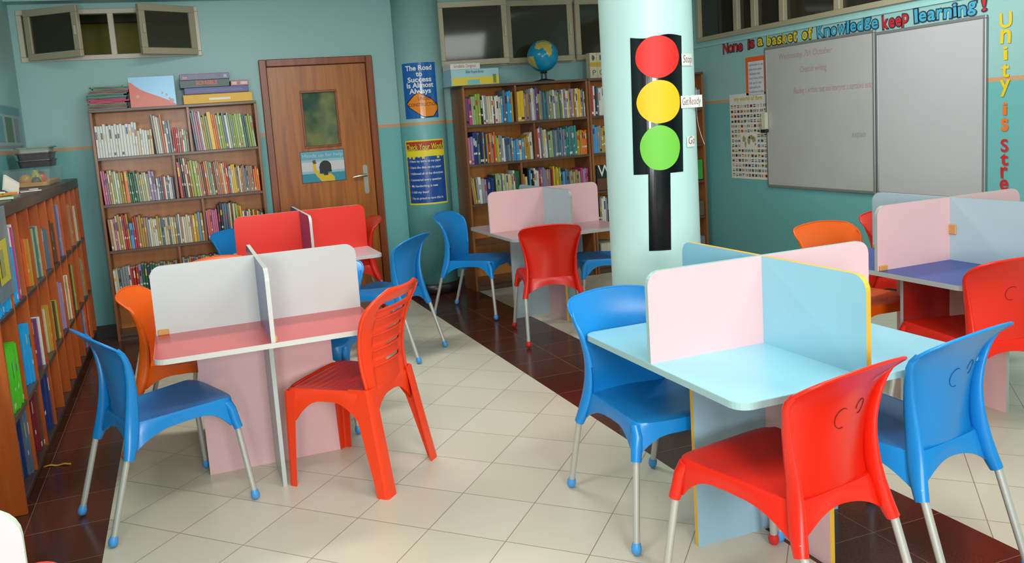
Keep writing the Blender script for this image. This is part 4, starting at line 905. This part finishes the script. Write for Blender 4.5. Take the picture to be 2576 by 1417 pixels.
# cut-out letters
LC = {'red': (190, 30, 34), 'yellow': (218, 190, 20), 'blue': (60, 160, 190), 'orange': (226, 110, 30)}
lm_ = {k: pm_('letter_'+k, v, .6) for k, v in LC.items()}; lo_ = pm_('letter_outline', (40, 44, 60), .6)
def letter(ch, u, z, w, h, col, label, rot=0, grp='', outline=True):
    vs, fs = text_mesh(ch, 1.0, 'LEFT', .022, 0, 0, 1); xs = [v[0] for v in vs]; ys_ = [v[1] for v in vs]
    sx, sy_2 = w/(max(xs)-min(xs)), h/(max(ys_)-min(ys_)); ca, sa = math.cos(R(rot)), math.sin(R(rot))
    def mp(dw, g):
        def f_(x, y, zz):
            X, Y = (x-min(xs))*sx-w/2, (y-min(ys_))*sy_2-h/2; X *= 1+g/w*2; Y *= 1+g/h*2
            return RW(0)(u+w/2+X*ca-Y*sa, dw, z+h/2+X*sa+Y*ca)
        return f_
    mb = MB(); mb.add([mp(-.0052, -.0 if not outline else -.0035)(*v) for v in vs], fs, 0)
    o = mb.build('paper_letter', lm_[col]); tag(o, label, 'letter', grp)
    if outline:
        vs2, fs2 = text_mesh(ch, 1.0, 'LEFT', .046, 0, 0, 1); m2 = MB(); m2.add([mp(-.0042, .0015)(*v) for v in vs2], fs2, 0); m2.build('outline', lo_, o)
    return o
TALL = set('bdfhklt'); DESC = set('gpqyj')
rg = random.Random(3)
words = [('None', -6.764, -6.47, 'red', 2.036), ('is', -6.40, -6.305, 'red', 2.04), ('a', -6.268, -6.185, 'yellow', 2.046), ('basket', -6.141, -5.757, 'yellow', 2.036), ('of', -5.705, -5.577, 'yellow', 2.036), ('Knowledge', -5.532, -4.90, 'blue', 2.034), ('keep', -4.868, -4.631, 'red', 2.018), ('learning', -4.585, -4.095, 'blue', 2.022), ('!', -4.062, -4.025, 'red', 2.03)]
XHT = .074
for wd_, u0, u1, col, zb in words:
    wts = [{'i': .5, 'l': .5, '!': .5, 'w': 1.35, 'm': 1.4, 'K': 1.15, 'N': 1.15, 'f': .8, 't': .8, 'r': .8}.get(c, 1) for c in wd_]; tot = sum(wts); u = u0
    for i, (c, wt) in enumerate(zip(wd_, wts)):
        w = (u1-u0)*wt/tot; h = XHT*(1.4 if (c in TALL or c.isupper() or c == '!') else 1.25 if c == 'i' else 1.3 if c in DESC else 1); z = zb+rg.uniform(-.002, .006)
        if c in DESC: z -= .012 if c != 'g' else .008
        if zb < 2.03 and c in DESC: z = max(z, 2.012)
        z = max(z, 2.034 if u < -4.93 else 2.012)
        nth = ('single' if len(wd_) == 1 else ['first', 'second', 'third', 'fourth', 'fifth', 'sixth', 'seventh', 'eighth', 'last'][i] if i < len(wd_)-1 else 'last')
        lab = '%s paper %s%s above the whiteboards' % (col, 'exclamation mark' if c == '!' else 'letter '+c, '' if c == '!' else (', %s letter of %s,' % (nth, wd_) if len(wd_) > 1 else ' standing alone'))
        letter(c, u+.002, z, w-.004, h, col, lab, rg.uniform(-4, 4), 'cut-out letters above the whiteboards'); u += w
vert = [('U', 1.905, 2.003, .084, 'yellow', 'Unity, first'), ('n', 1.808, 1.896, .072, 'yellow', 'Unity, second'), ('i', 1.703, 1.79, .030, 'yellow', 'Unity, third'), ('t', 1.592, 1.683, .056, 'yellow', 'Unity, fourth'), ('y', 1.470, 1.578, .072, 'yellow', 'Unity, last'),
        ('i', 1.35, 1.432, .03, 'orange', 'is, first'), ('s', 1.245, 1.33, .05, 'orange', 'is, last'), ('S', 1.11, 1.195, .052, 'red', 'the lowest word, first'), ('t', 1.022, 1.10, .056, 'red', 'the lowest word, second'), ('r', .938, 1.012, .05, 'red', 'the lowest word, third'), ('e', .858, .93, .06, 'red', 'the lowest word, fourth'), ('n', .765, .845, .062, 'red', 'the lowest word, fifth'), ('g', .66, .755, .06, 'red', 'the lowest word, sixth')]
for c, z0, z1, w, col, lab in vert:
    letter(c, -3.893-w/2, z0, w, z1-z0, col, '%s paper letter %s right of the whiteboards, of %s letter' % (col, c, lab), rg.uniform(-3, 3), 'cut-out letters running down beside the whiteboards', outline=False)

# marks and tape on the chairs in front
ink = pm_('pen_ink', (90, 20, 24)); inkb = pm_('pen_ink_blue', (16, 84, 150))
def scribble(chair, m_):
    def arc(cu, cz, ru, rz2, a, b):
        mb = MB()
        pts = [back_pt(cu+ru*math.cos(R(a+(b-a)*i/18)), cz+rz2*math.sin(R(a+(b-a)*i/18)))+Vector((0, -.0068, 0)) for i in range(19)]; mb.tube(pts, .0011, 5); mb.build('pen_scribble', m_, chair)
    arc(-.02, .665, .15, .030, 60, 290); arc(.42, .682, .10, .022, -100, 190)
scribble(cr_, ink); scribble(cbr, inkb); scribble(cD, ink)
mb = MB()
mb.grid(lambda u, v: back_pt(.40+.42*u, .758+.016*u+.020*v+.003*math.sin(u*19))+Vector((0, -.0080, 0)), 14, 2)
mb.build('clear_tape', mat('tape', (220, 170, 160), .15, alpha=.45), cr_)
# ================================================================ THINGS ON THE BOOKCASES
BT = 1.8725; rg = random.Random(21)
cols = [(150, 130, 110), (110, 150, 120), (90, 110, 108), (84, 136, 134), (170, 90, 90), (120, 150, 140), (150, 166, 130), (112, 130, 124), (70, 124, 116), (176, 170, 140)]
z = BT+.0005
N_ = 16
for i in range(N_):
    h = .0115; c = cols[(i*3+1) % len(cols)] if i not in (4, 5, 6) else (206, 84, 112)
    x0 = -.60+rg.uniform(-.022, .012)+(.03 if i > 11 else 0); w = .285+rg.uniform(-.012, .012)-(.03 if i > 12 else 0)
    mb = MB(); n = 14
    wav = rg.uniform(.002, .004); ph = rg.uniform(0, 6)
    for t_, b_, mi in ((h*.92, 0, 0),):
        mb.grid(lambda u, v: (x0+w*u, 7.10+.19*v, z+h*.9+wav*(math.sin(u*7+ph)*.35)), n, 2, 0); mb.grid(lambda u, v: (x0+w*u, 7.10+.19*v, z+.0006), n, 2, 0)
        mb.grid(lambda u, v: (x0+w*u, 7.10, z+.0006+(h*.9+wav*(math.sin(u*7+ph)*.35)-.0006)*v), n, 1, 1); mb.grid(lambda u, v: (x0+w*u, 7.29, z+.0006+(h*.9-.0006)*v), n, 1, 1)
        mb.grid(lambda u, v: (x0, 7.10+.19*u, z+.0006+(h*.9-.0006)*v), 1, 1, 1); mb.grid(lambda u, v: (x0+w, 7.10+.19*u, z+.0006+(h*.9-.0006)*v), 1, 1, 1)
    o = mb.build('exercise_book', [mat('exercise_cover_%d' % i, c, .6), mat('exercise_side_%d' % i, tuple(int(v*.9+12) for v in c), .7)])
    pos = 'at the bottom' if i == 0 else 'on top' if i == N_-1 else '%s from the bottom' % ordn(i+1)
    tag(o, 'floppy exercise book %s of the pile on the bookcase by the door' % pos, 'exercise book', 'exercise books piled on the bookcase by the door'); z += h
# blue and orange box standing up
mb = MB(); x0, x1, z0, z1, y0, y1 = -.298, .048, BT+.001, 2.112, 7.11, 7.19
mb.box(x0, x1, y0, y1, z0, z1, 0)
N2 = 20; Zc = lambda u: z0+.205*(1-u)**1.4*.9+.06*(1-u*u)+.0
pts = [(x0+(x1-x0)*i/N2, z0+(z1-z0)*(.86*math.exp(-3.2*(i/N2))+.42*max(0, 1-(i/N2)**2.2)*(i/N2)**.5+.0)) for i in range(N2+1)]
pts = [(x, min(z_, z0+.2)) for x, z_ in pts]
mb.add([q_ for x, z_ in pts for q_ in ((x, y0-.0012, z0), (x, y0-.0012, max(z0+.003, z_)))], [(2*i, 2*i+2, 2*i+3, 2*i+1) for i in range(N2)], 1)
for cx, cz, r_ in ((-.24, z0+.085, .012), (-.05, z0+.105, .008), (-.02, z0+.09, .009), (0.0, z0+.06, .008), (.015, z0+.04, .018)): disc(mb, cx, cz, r_, r_, y0-.002, 2, 16, 0, 0, 1)
mb.box(-.275, -.215, y0-.0018, y0-.0006, z0+.052, z0+.06, 3)
tag(mb.build('game_box', [mat('box_silver_blue', (116, 160, 186), .3, .2), pm_('box_coral', (214, 92, 66), .3), pm_('box_spot', (226, 176, 160)), pm_('box_gold', (226, 150, 60))]), 'upright silver-blue and coral box on the bookcase by the door', 'box')
def gbox(name, x0, x1, y0, y1, z0, z1, m, label, texts=(), extra=None, g='board games stacked on the bookcase by the door'):
    mb = MB().bbox(x0, x1, y0, y1, z0, z1, .002, 0); ms = [m]
    for (t, sz, u, zz, w, mm, off) in texts:
        ms.append(mm); mb.text(t, sz, T2(x0+u, z0+zz, y0-.0015), len(ms)-1, width=w, offset=off)
    if extra:
        for i_, (a, b, c, d, mm) in enumerate(extra): ms.append(mm); mb.box(x0+a, x0+b, y0-.001-.0006*i_, y0, z0+c, z0+d, len(ms)-1)
    return tag(mb.build(name, ms), label, 'box', g)
gbox('game_box', .104, .652, 7.09, 7.30, BT+.001, 1.948, mat('box_yellow', (226, 172, 22), .4), 'long yellow box with a white slot label at the bottom of the games stack', extra=[(.20, .37, .025, .042, pw)])
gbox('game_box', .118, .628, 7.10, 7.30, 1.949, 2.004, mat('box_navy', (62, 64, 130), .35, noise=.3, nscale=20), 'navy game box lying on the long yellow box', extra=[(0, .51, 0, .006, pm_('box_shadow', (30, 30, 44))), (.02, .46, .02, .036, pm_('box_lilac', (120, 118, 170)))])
gbox('game_box', .090, .480, 7.10, 7.30, 2.005, 2.066, mat('box_green', (34, 72, 62), .35), 'dark green word game box in the games stack', texts=[('SCRABBLE', .045, .125, .022, .17, pm_('box_red_letters', (206, 110, 96)), .002)])
gbox('game_box', .094, .484, 7.10, 7.30, 2.067, 2.116, mat('box_mauve', (108, 98, 132), .35, noise=.35, nscale=18), 'mauve patterned game box on top of the games stack', extra=[(.02, .06, .01, .028, pm_('box_pale', (190, 160, 160))), (.345, .37, .012, .036, pm_('box_pale2', (176, 184, 196)))])
gbox('game_box', .490, .636, 7.12, 7.28, 2.005, 2.05, mat('box_rose', (176, 110, 112), .4), 'small rose box beside the dark green game box', extra=[(.01, .05, .01, .034, pm_('box_cream2', (220, 200, 190))), (.08, .135, .01, .034, pm_('box_cream2', (220, 200, 190)))])

# things on the bookcase with the globe
G2 = 1.8905
gbox('gift_box', 2.386, 2.845, 7.01, 7.26, G2+.001, 2.035, mat('box_sky', (160, 200, 208), .45), 'large blue and yellow children book box at the left end of the globe bookcase', g='boxes beside the globe',
     texts=[('Bible People Books', .035, .14, .108, .17, pm_('box_dark_ink', (40, 60, 90)), 0)], extra=[(.01, .455, .003, .072, pm_('box_sun', (222, 198, 60))), (.15, .27, .006, .05, pm_('box_pond', (120, 186, 186))), (.40, .43, .01, .09, pm_('box_palm', (120, 140, 50)))])
gbox('gift_box', 2.388, 2.672, 7.02, 7.25, 2.036, 2.088, mat('box_white', (216, 214, 208), .45), 'flat white box with red writing on the blue and yellow box', g='boxes beside the globe', texts=[('Scrabble Original', .04, .03, .016, .21, pm_('box_rust_ink', (170, 86, 70)), 0)])
# globe
gl = thing('globe', 'desk globe with blue oceans on a black stand on the bookcase', 'globe', (3.345, 7.12, G2+.001))
ball = MB(); nlat, nlon = 40, 80; Rg = .146; zc = .236
LAND = [[(-18, 15), (-17, 28), (-6, 36), (10, 37), (32, 31), (43, 12), (51, 12), (40, -5), (40, -16), (33, -28), (20, -35), (12, -18), (9, 4), (-8, 5)],
        [(-10, 37), (-9, 44), (0, 48), (-2, 58), (12, 66), (28, 71), (60, 73), (100, 77), (140, 74), (178, 68), (160, 60), (140, 52), (122, 40), (121, 28), (108, 20), (105, 8), (98, 10), (90, 22), (80, 8), (72, 20), (57, 26), (45, 14), (35, 30), (28, 37), (20, 40), (12, 45), (0, 40)],
        [(-80, 8), (-60, 10), (-36, -6), (-48, -26), (-65, -42), (-72, -54), (-74, -30), (-80, -4)], [(-165, 62), (-160, 70), (-95, 72), (-60, 60), (-70, 44), (-81, 26), (-97, 20), (-85, 10), (-106, 22), (-122, 36), (-130, 54)], [(114, -22), (130, -12), (145, -15), (152, -28), (140, -38), (116, -34)]]
def inside(lo, la):
    for pl in LAND:
        c = False; j = len(pl)-1
        for i in range(len(pl)):
            if (pl[i][1] > la) != (pl[j][1] > la) and lo < (pl[j][0]-pl[i][0])*(la-pl[i][1])/(pl[j][1]-pl[i][1]+1e-9)+pl[i][0]: c = not c
            j = i
        if c: return True
    return False
tilt = Matrix.Rotation(R(-12), 3, 'Y') @ Matrix.Rotation(R(-28), 3, 'X')
vs = [tilt @ Vector((Rg*math.cos(R(la))*math.cos(R(lo)), Rg*math.cos(R(la))*math.sin(R(lo)), Rg*math.sin(R(la))))+Vector((0, 0, zc)) for la in [-90+180*j/nlat for j in range(nlat+1)] for lo in [360*i/nlon for i in range(nlon)]]
for j in range(nlat):
    for i in range(nlon):
        lo, la = 360*(i+.5)/nlon, -90+180*(j+.5)/nlat; L_ = (lo+112) % 360; L_ = L_-360 if L_ > 180 else L_
        ball.f.append((j*nlon+i, j*nlon+(i+1) % nlon, (j+1)*nlon+(i+1) % nlon, (j+1)*nlon+i)); ball.mi.append(1 if inside(L_, la) else (2 if la > 78 else 0)); ball.sm.append(True)
ball.v = vs; ball.build('sphere', [mat('globe_sea', (20, 142, 186), .2), mat('globe_land', (200, 176, 84), .25, noise=.2, nscale=20), mat('globe_ice', (170, 178, 170), .25)], gl)
bk_ = mat('globe_black', (20, 18, 20), .3)
MB().lathe([(.098, 0), (.1, .008), (.06, .016), (.022, .026)], (0, 0, 0), 28).build('base', bk_, gl)
MB().tube([(-.022, 0, .02), (-.02, 0, .055), (-.012, 0, .09)], .009, 10).tube([(.022, 0, .02), (.02, 0, .055), (.012, 0, .09)], .009, 10).tube([(-.03, 0, .088), (.03, 0, .088)], .013, 10).build('stem', bk_, gl)
# alphabet blocks
bm_ = mat('block_cream', (196, 190, 158), .5); by_ = mat('block_yellow', (196, 160, 50), .5)
for k, (x, zz, ch) in enumerate(((3.806, G2+.001, 'P'), (3.884, G2+.001, 'C'), (3.962, G2+.001, 'P'), (3.806, 2.022, ''), (3.884, 2.022, ''), (3.962, 2.022, ''))):
    h = .13 if k < 3 else .11
    mb = MB().bbox(x, x+.076, 7.06, 7.14, zz, zz+h, .003, 0); (mb.text(ch, .07, T2(x+.018, zz+.03, 7.0585), 1, width=.036) if ch else (disc(mb, x+.036, zz+.062, .012+.003*(k % 2), .026, 7.0585, 1, 12, .12, k, 1))); mb.box(x+.001, x+.075, 7.0592, 7.0602, zz+h-.022 if k < 3 else zz, zz+h if k < 3 else zz+.02, 2)
    tag(mb.build('picture_block', [bm_, pm_('block_ink', (76, 84, 78)), by_]), 'cream picture block, %s in the %s row beside the globe' % (('leftmost', 'middle', 'rightmost')[k % 3], 'lower lettered' if k < 3 else 'upper'), 'block', 'picture blocks right of the globe')
# face-out book with a W
mb = MB().bbox(3.80, 3.99, 7.03, 7.05, .813, 1.06, .002, 0); mb.box(3.802, 3.988, 7.0292, 7.0302, .815, .93, 2); mb.text('W', .16, T2(3.815, .95, 7.0285), 1, width=.15)
tag(mb.build('book', [MATS['cover_black'], pw, MATS['cover_brown']]), 'dark book facing outwards with a large white W, behind the column', 'book')
mb = MB().bbox(3.80, 3.985, 7.03, 7.26, .0805, .30, .004, 0)
for i in range(3): mb.box(3.81+i*.058, 3.864+i*.058, 7.028, 7.0302, .0905, .29, 1)
tag(mb.build('file_box', [mat('file_cream', (160, 158, 136), .5), pm_('file_label', (196, 192, 170))]), 'pale file box on the bottom shelf behind the column', 'box')
# contents of the hidden bookcase's right end
for nm, x0, x1, z0, z1, c, lab in (('folder', 4.93, 5.0, .82, 1.02, (60, 150, 60), 'bright green folder at the right end of the hidden bookcase'), ('paper_stack', 4.88, 5.0, 1.54, 1.72, (150, 160, 170), 'grey papers at the top right end of the hidden bookcase'), ('paper_stack', 4.86, 5.0, .0805, .24, (120, 124, 128), 'grey stacked papers at the bottom of the hidden bookcase'), ('paper_stack', 4.9, 5.0, .451, .60, (90, 80, 66), 'brown papers low at the right end of the hidden bookcase')):
    tag(MB().bbox(x0, x1, 7.02, 7.24, z0, z1, .003).build(nm, mat('stack_'+str(c[0]), c, .6, noise=.3, nscale=30)), lab, 'papers')

# ---------------------------------------------------------------- things on the low bookcase
T0 = 1.3455
def clearm(n, c, a): 
    m_ = mat(n, c, .12, alpha=a, spec=.6); return m_
cl = clearm('clear_plastic', (180, 200, 198), .13); clg = clearm('smoky_plastic', (70, 72, 76), .85)
def tub(mb, x0, x1, y0, y1, z0, z1, t=.003, fl=.012, mi=0):
    """open-topped container with flared walls and a rim"""
    b = rrect(x0+fl, x1-fl, y0+fl, y1-fl, .025); a = rrect(x0, x1, y0, y1, .03); bi = rrect(x0+fl+t, x1-fl-t, y0+fl+t, y1-fl-t, .023); ai = rrect(x0+t, x1-t, y0+t, y1-t, .028); n = len(a)
    vs = [(p[0], p[1], z0) for p in b]+[(p[0], p[1], z1) for p in a]+[(p[0], p[1], z1) for p in ai]+[(p[0], p[1], z0+t) for p in bi]
    fs = [(k*n+i, k*n+(i+1) % n, (k+1)*n+(i+1) % n, (k+1)*n+i) for k in range(3) for i in range(n)]+[tuple(reversed(range(n))), tuple(range(3*n, 4*n))]
    mb.add(vs, fs, mi); return mb
ty0, ty1, tx0, tx1 = 6.02, 6.74, -1.09, -.80
tag(tub(MB(), tx0, tx1, ty0, ty1, T0, T0+.115).build('storage_tub', cl), 'clear plastic tub of toy fruit at the far end of the low bookcase', 'tub')
mb = MB(); tub(mb, tx0+.03, tx1-.03, ty0+.03, ty1-.03, T0+.0045, T0+.03, .002, .004)
tag(mb.build('tray', mat('amber_tray', (226, 150, 30), .3)), 'amber tray lying inside the clear tub', 'tray')
def fruit(x, y, r, c, name, lab, pear=False):
    pr = [(.002, 0), (r*.55, r*.12), (r*.92, r*.5), (r, r*.95), (r*.86, r*1.45), (r*.5, r*1.8), (.004, r*1.86)] if not pear else [(.002, 0), (r*.6, r*.1), (r*.95, r*.5), (r, r*.95), (r*.8, r*1.5), (r*.48, r*2.0), (r*.36, r*2.4), (.004, r*2.5)]
    t = thing(name, lab, 'toy fruit', (x, y, T0+.008), 0, 'toy fruit in the clear tub')
    MB().lathe(pr, (0, 0, 0), 20).build('fruit_body', mat('fruit_'+name, c, .3, noise=.1, nscale=30), t)
    MB().tube([(0, 0, pr[-1][1]-.006), (.003, 0, pr[-1][1]+.014)], .0022, 6).build('stem', mat('fruit_stem', (90, 60, 30), .6), t)
fruit(-.93, 6.50, .044, (230, 80, 30), 'toy_apple', 'red-orange toy fruit at the right in the clear tub'); fruit(-.94, 6.36, .04, (180, 180, 40), 'toy_pear', 'yellow-green toy pear in the clear tub', True)
fruit(-.98, 6.20, .04, (206, 140, 30), 'toy_orange', 'amber toy orange in the clear tub'); fruit(-.90, 6.10, .03, (96, 70, 50), 'toy_date', 'small brown toy fruit at the near end of the clear tub')
MBT = T0+.1155
tag(MB().bbox(tx0+.0, tx1-.0, ty0+.0, ty1-.0, MBT, MBT+.008, .003).build('tub_lid', cl), 'clear lid on the tub of toy fruit', 'lid')
z = MBT+.009
for i, (h, c, lab) in enumerate(((.045, (66, 62, 66), 'lowest of two smoky food containers on the clear tub lid'), (.045, (74, 68, 72), 'upper of two smoky food containers on the clear tub lid'))):
    mb = MB(); tub(mb, -1.05, -.83, 6.40, 6.68, z, z+h, .003, .008); mb.prism(rrect(-1.058, -.822, 6.392, 6.688, .03), z+h, z+h+.006, 'z')
    tag(mb.build('food_container', mat('smoke_%d' % i, c, .3)), lab, 'container', 'stacked food containers'); z += h+.0065
mb = MB(); tub(mb, -1.045, -.835, 6.41, 6.67, z, z+.03, .003, .008, 1); mb.prism(rrect(-1.06, -.82, 6.39, 6.69, .03), z+.03, z+.038, 'z', 0)
tag(mb.build('food_container', [mat('green_lid', (96, 130, 100), .4), mat('frosted', (176, 186, 174), .4)]), 'frosted container with green lid on top of the stack', 'container', 'stacked food containers')
# loose books and papers near the front of the low bookcase top
def slab(name, c, loc, size, rot, lab, cat='book'):
    mb = MB(); w, d, h = size; mb.bbox(-w/2, w/2, -d/2, d/2, 0, h, .001, 0); mb.box(-w/2+.002, w/2-.001, -d/2-.0002, d/2+.0002, h*.15, h*.85, 1)
    o = mb.build(name, [mat('loose_%d_%d' % (c[0], c[2]), c, .5), page]); o.location = loc; o.rotation_euler = tuple(R(a) for a in rot); return tag(o, lab, cat, 'loose books on the low bookcase')
slab('book', (40, 130, 60), (-.90, 4.62, T0+.001), (.20, .28, .016), (0, 0, 12), 'green book lying flat near the front of the low bookcase top')
slab('book', (212, 130, 60), (-.895, 4.60, T0+.0185), (.16, .22, .012), (0, 0, -20), 'orange book lying on the green book on the low bookcase')
slab('booklet', (196, 190, 160), (-.93, 4.60, T0+.032), (.15, .20, .008), (0, 0, 30), 'cream booklet on top of the loose books on the low bookcase')
slab('book', (90, 110, 160), (-1.045, 5.02, T0+.006), (.21, .02, .15), (0, -8, 84), 'slate blue book standing at the back of the low bookcase top')
slab('book', (180, 176, 176), (-.98, 5.02, T0+.004), (.20, .018, .13), (0, 8, 80), 'grey book standing in the middle of the low bookcase top')
slab('book', (206, 204, 196), (-.90, 5.16, T0+.002), (.15, .012, .09), (0, 22, 72), 'white booklet leaning near the edge of the low bookcase top')
slab('booklet', (150, 110, 120), (-.87, 5.34, T0+.001), (.13, .18, .007), (0, 0, 40), 'mauve booklet lying flat before the clear tub')
slab('label_card', (214, 212, 206), (-.845, 5.58, T0+.001), (.05, .09, .005), (0, 0, 10), 'small white card before the clear tub', 'card')
# hanging pocket at the near end of the low bookcase
mb = MB(); sub_rect(mb, 3.90, 4.245, .93, 1.335, 0, 0, 6, 6); sub_rect(mb, 3.94, 4.19, 1.0, 1.19, -.002, 1, 1, 1); sub_rect(mb, 3.98, 4.15, 1.03, 1.15, -.003, 2, 1, 1)
tag(mb.xf(lambda u, w, z_: (XF+.008-w+.004*math.sin((u-3.9)*20), u, z_)).build('hanging_pocket', [mat('pocket_grey', (120, 140, 146), .25, alpha=.85), pm_('pocket_yellow', (196, 186, 60)), pm_('pocket_olive', (150, 156, 90))]), 'grey plastic pocket with a yellow picture hung over the near books', 'pocket')
# strip of yellow ribbon on the floor
mb = MB(); mb.grid(lambda u, v: (-.80+.13*u, 4.42-.03*u+.02*v, .0015+.006*math.sin(u*PI*2)**2), 10, 1, 0)
tag(mb.build('ribbon', mat('ribbon_yellow', (206, 160, 50), .5), solid=.001), 'short yellow ribbon lying on the dark floor by the low bookcase', 'ribbon')
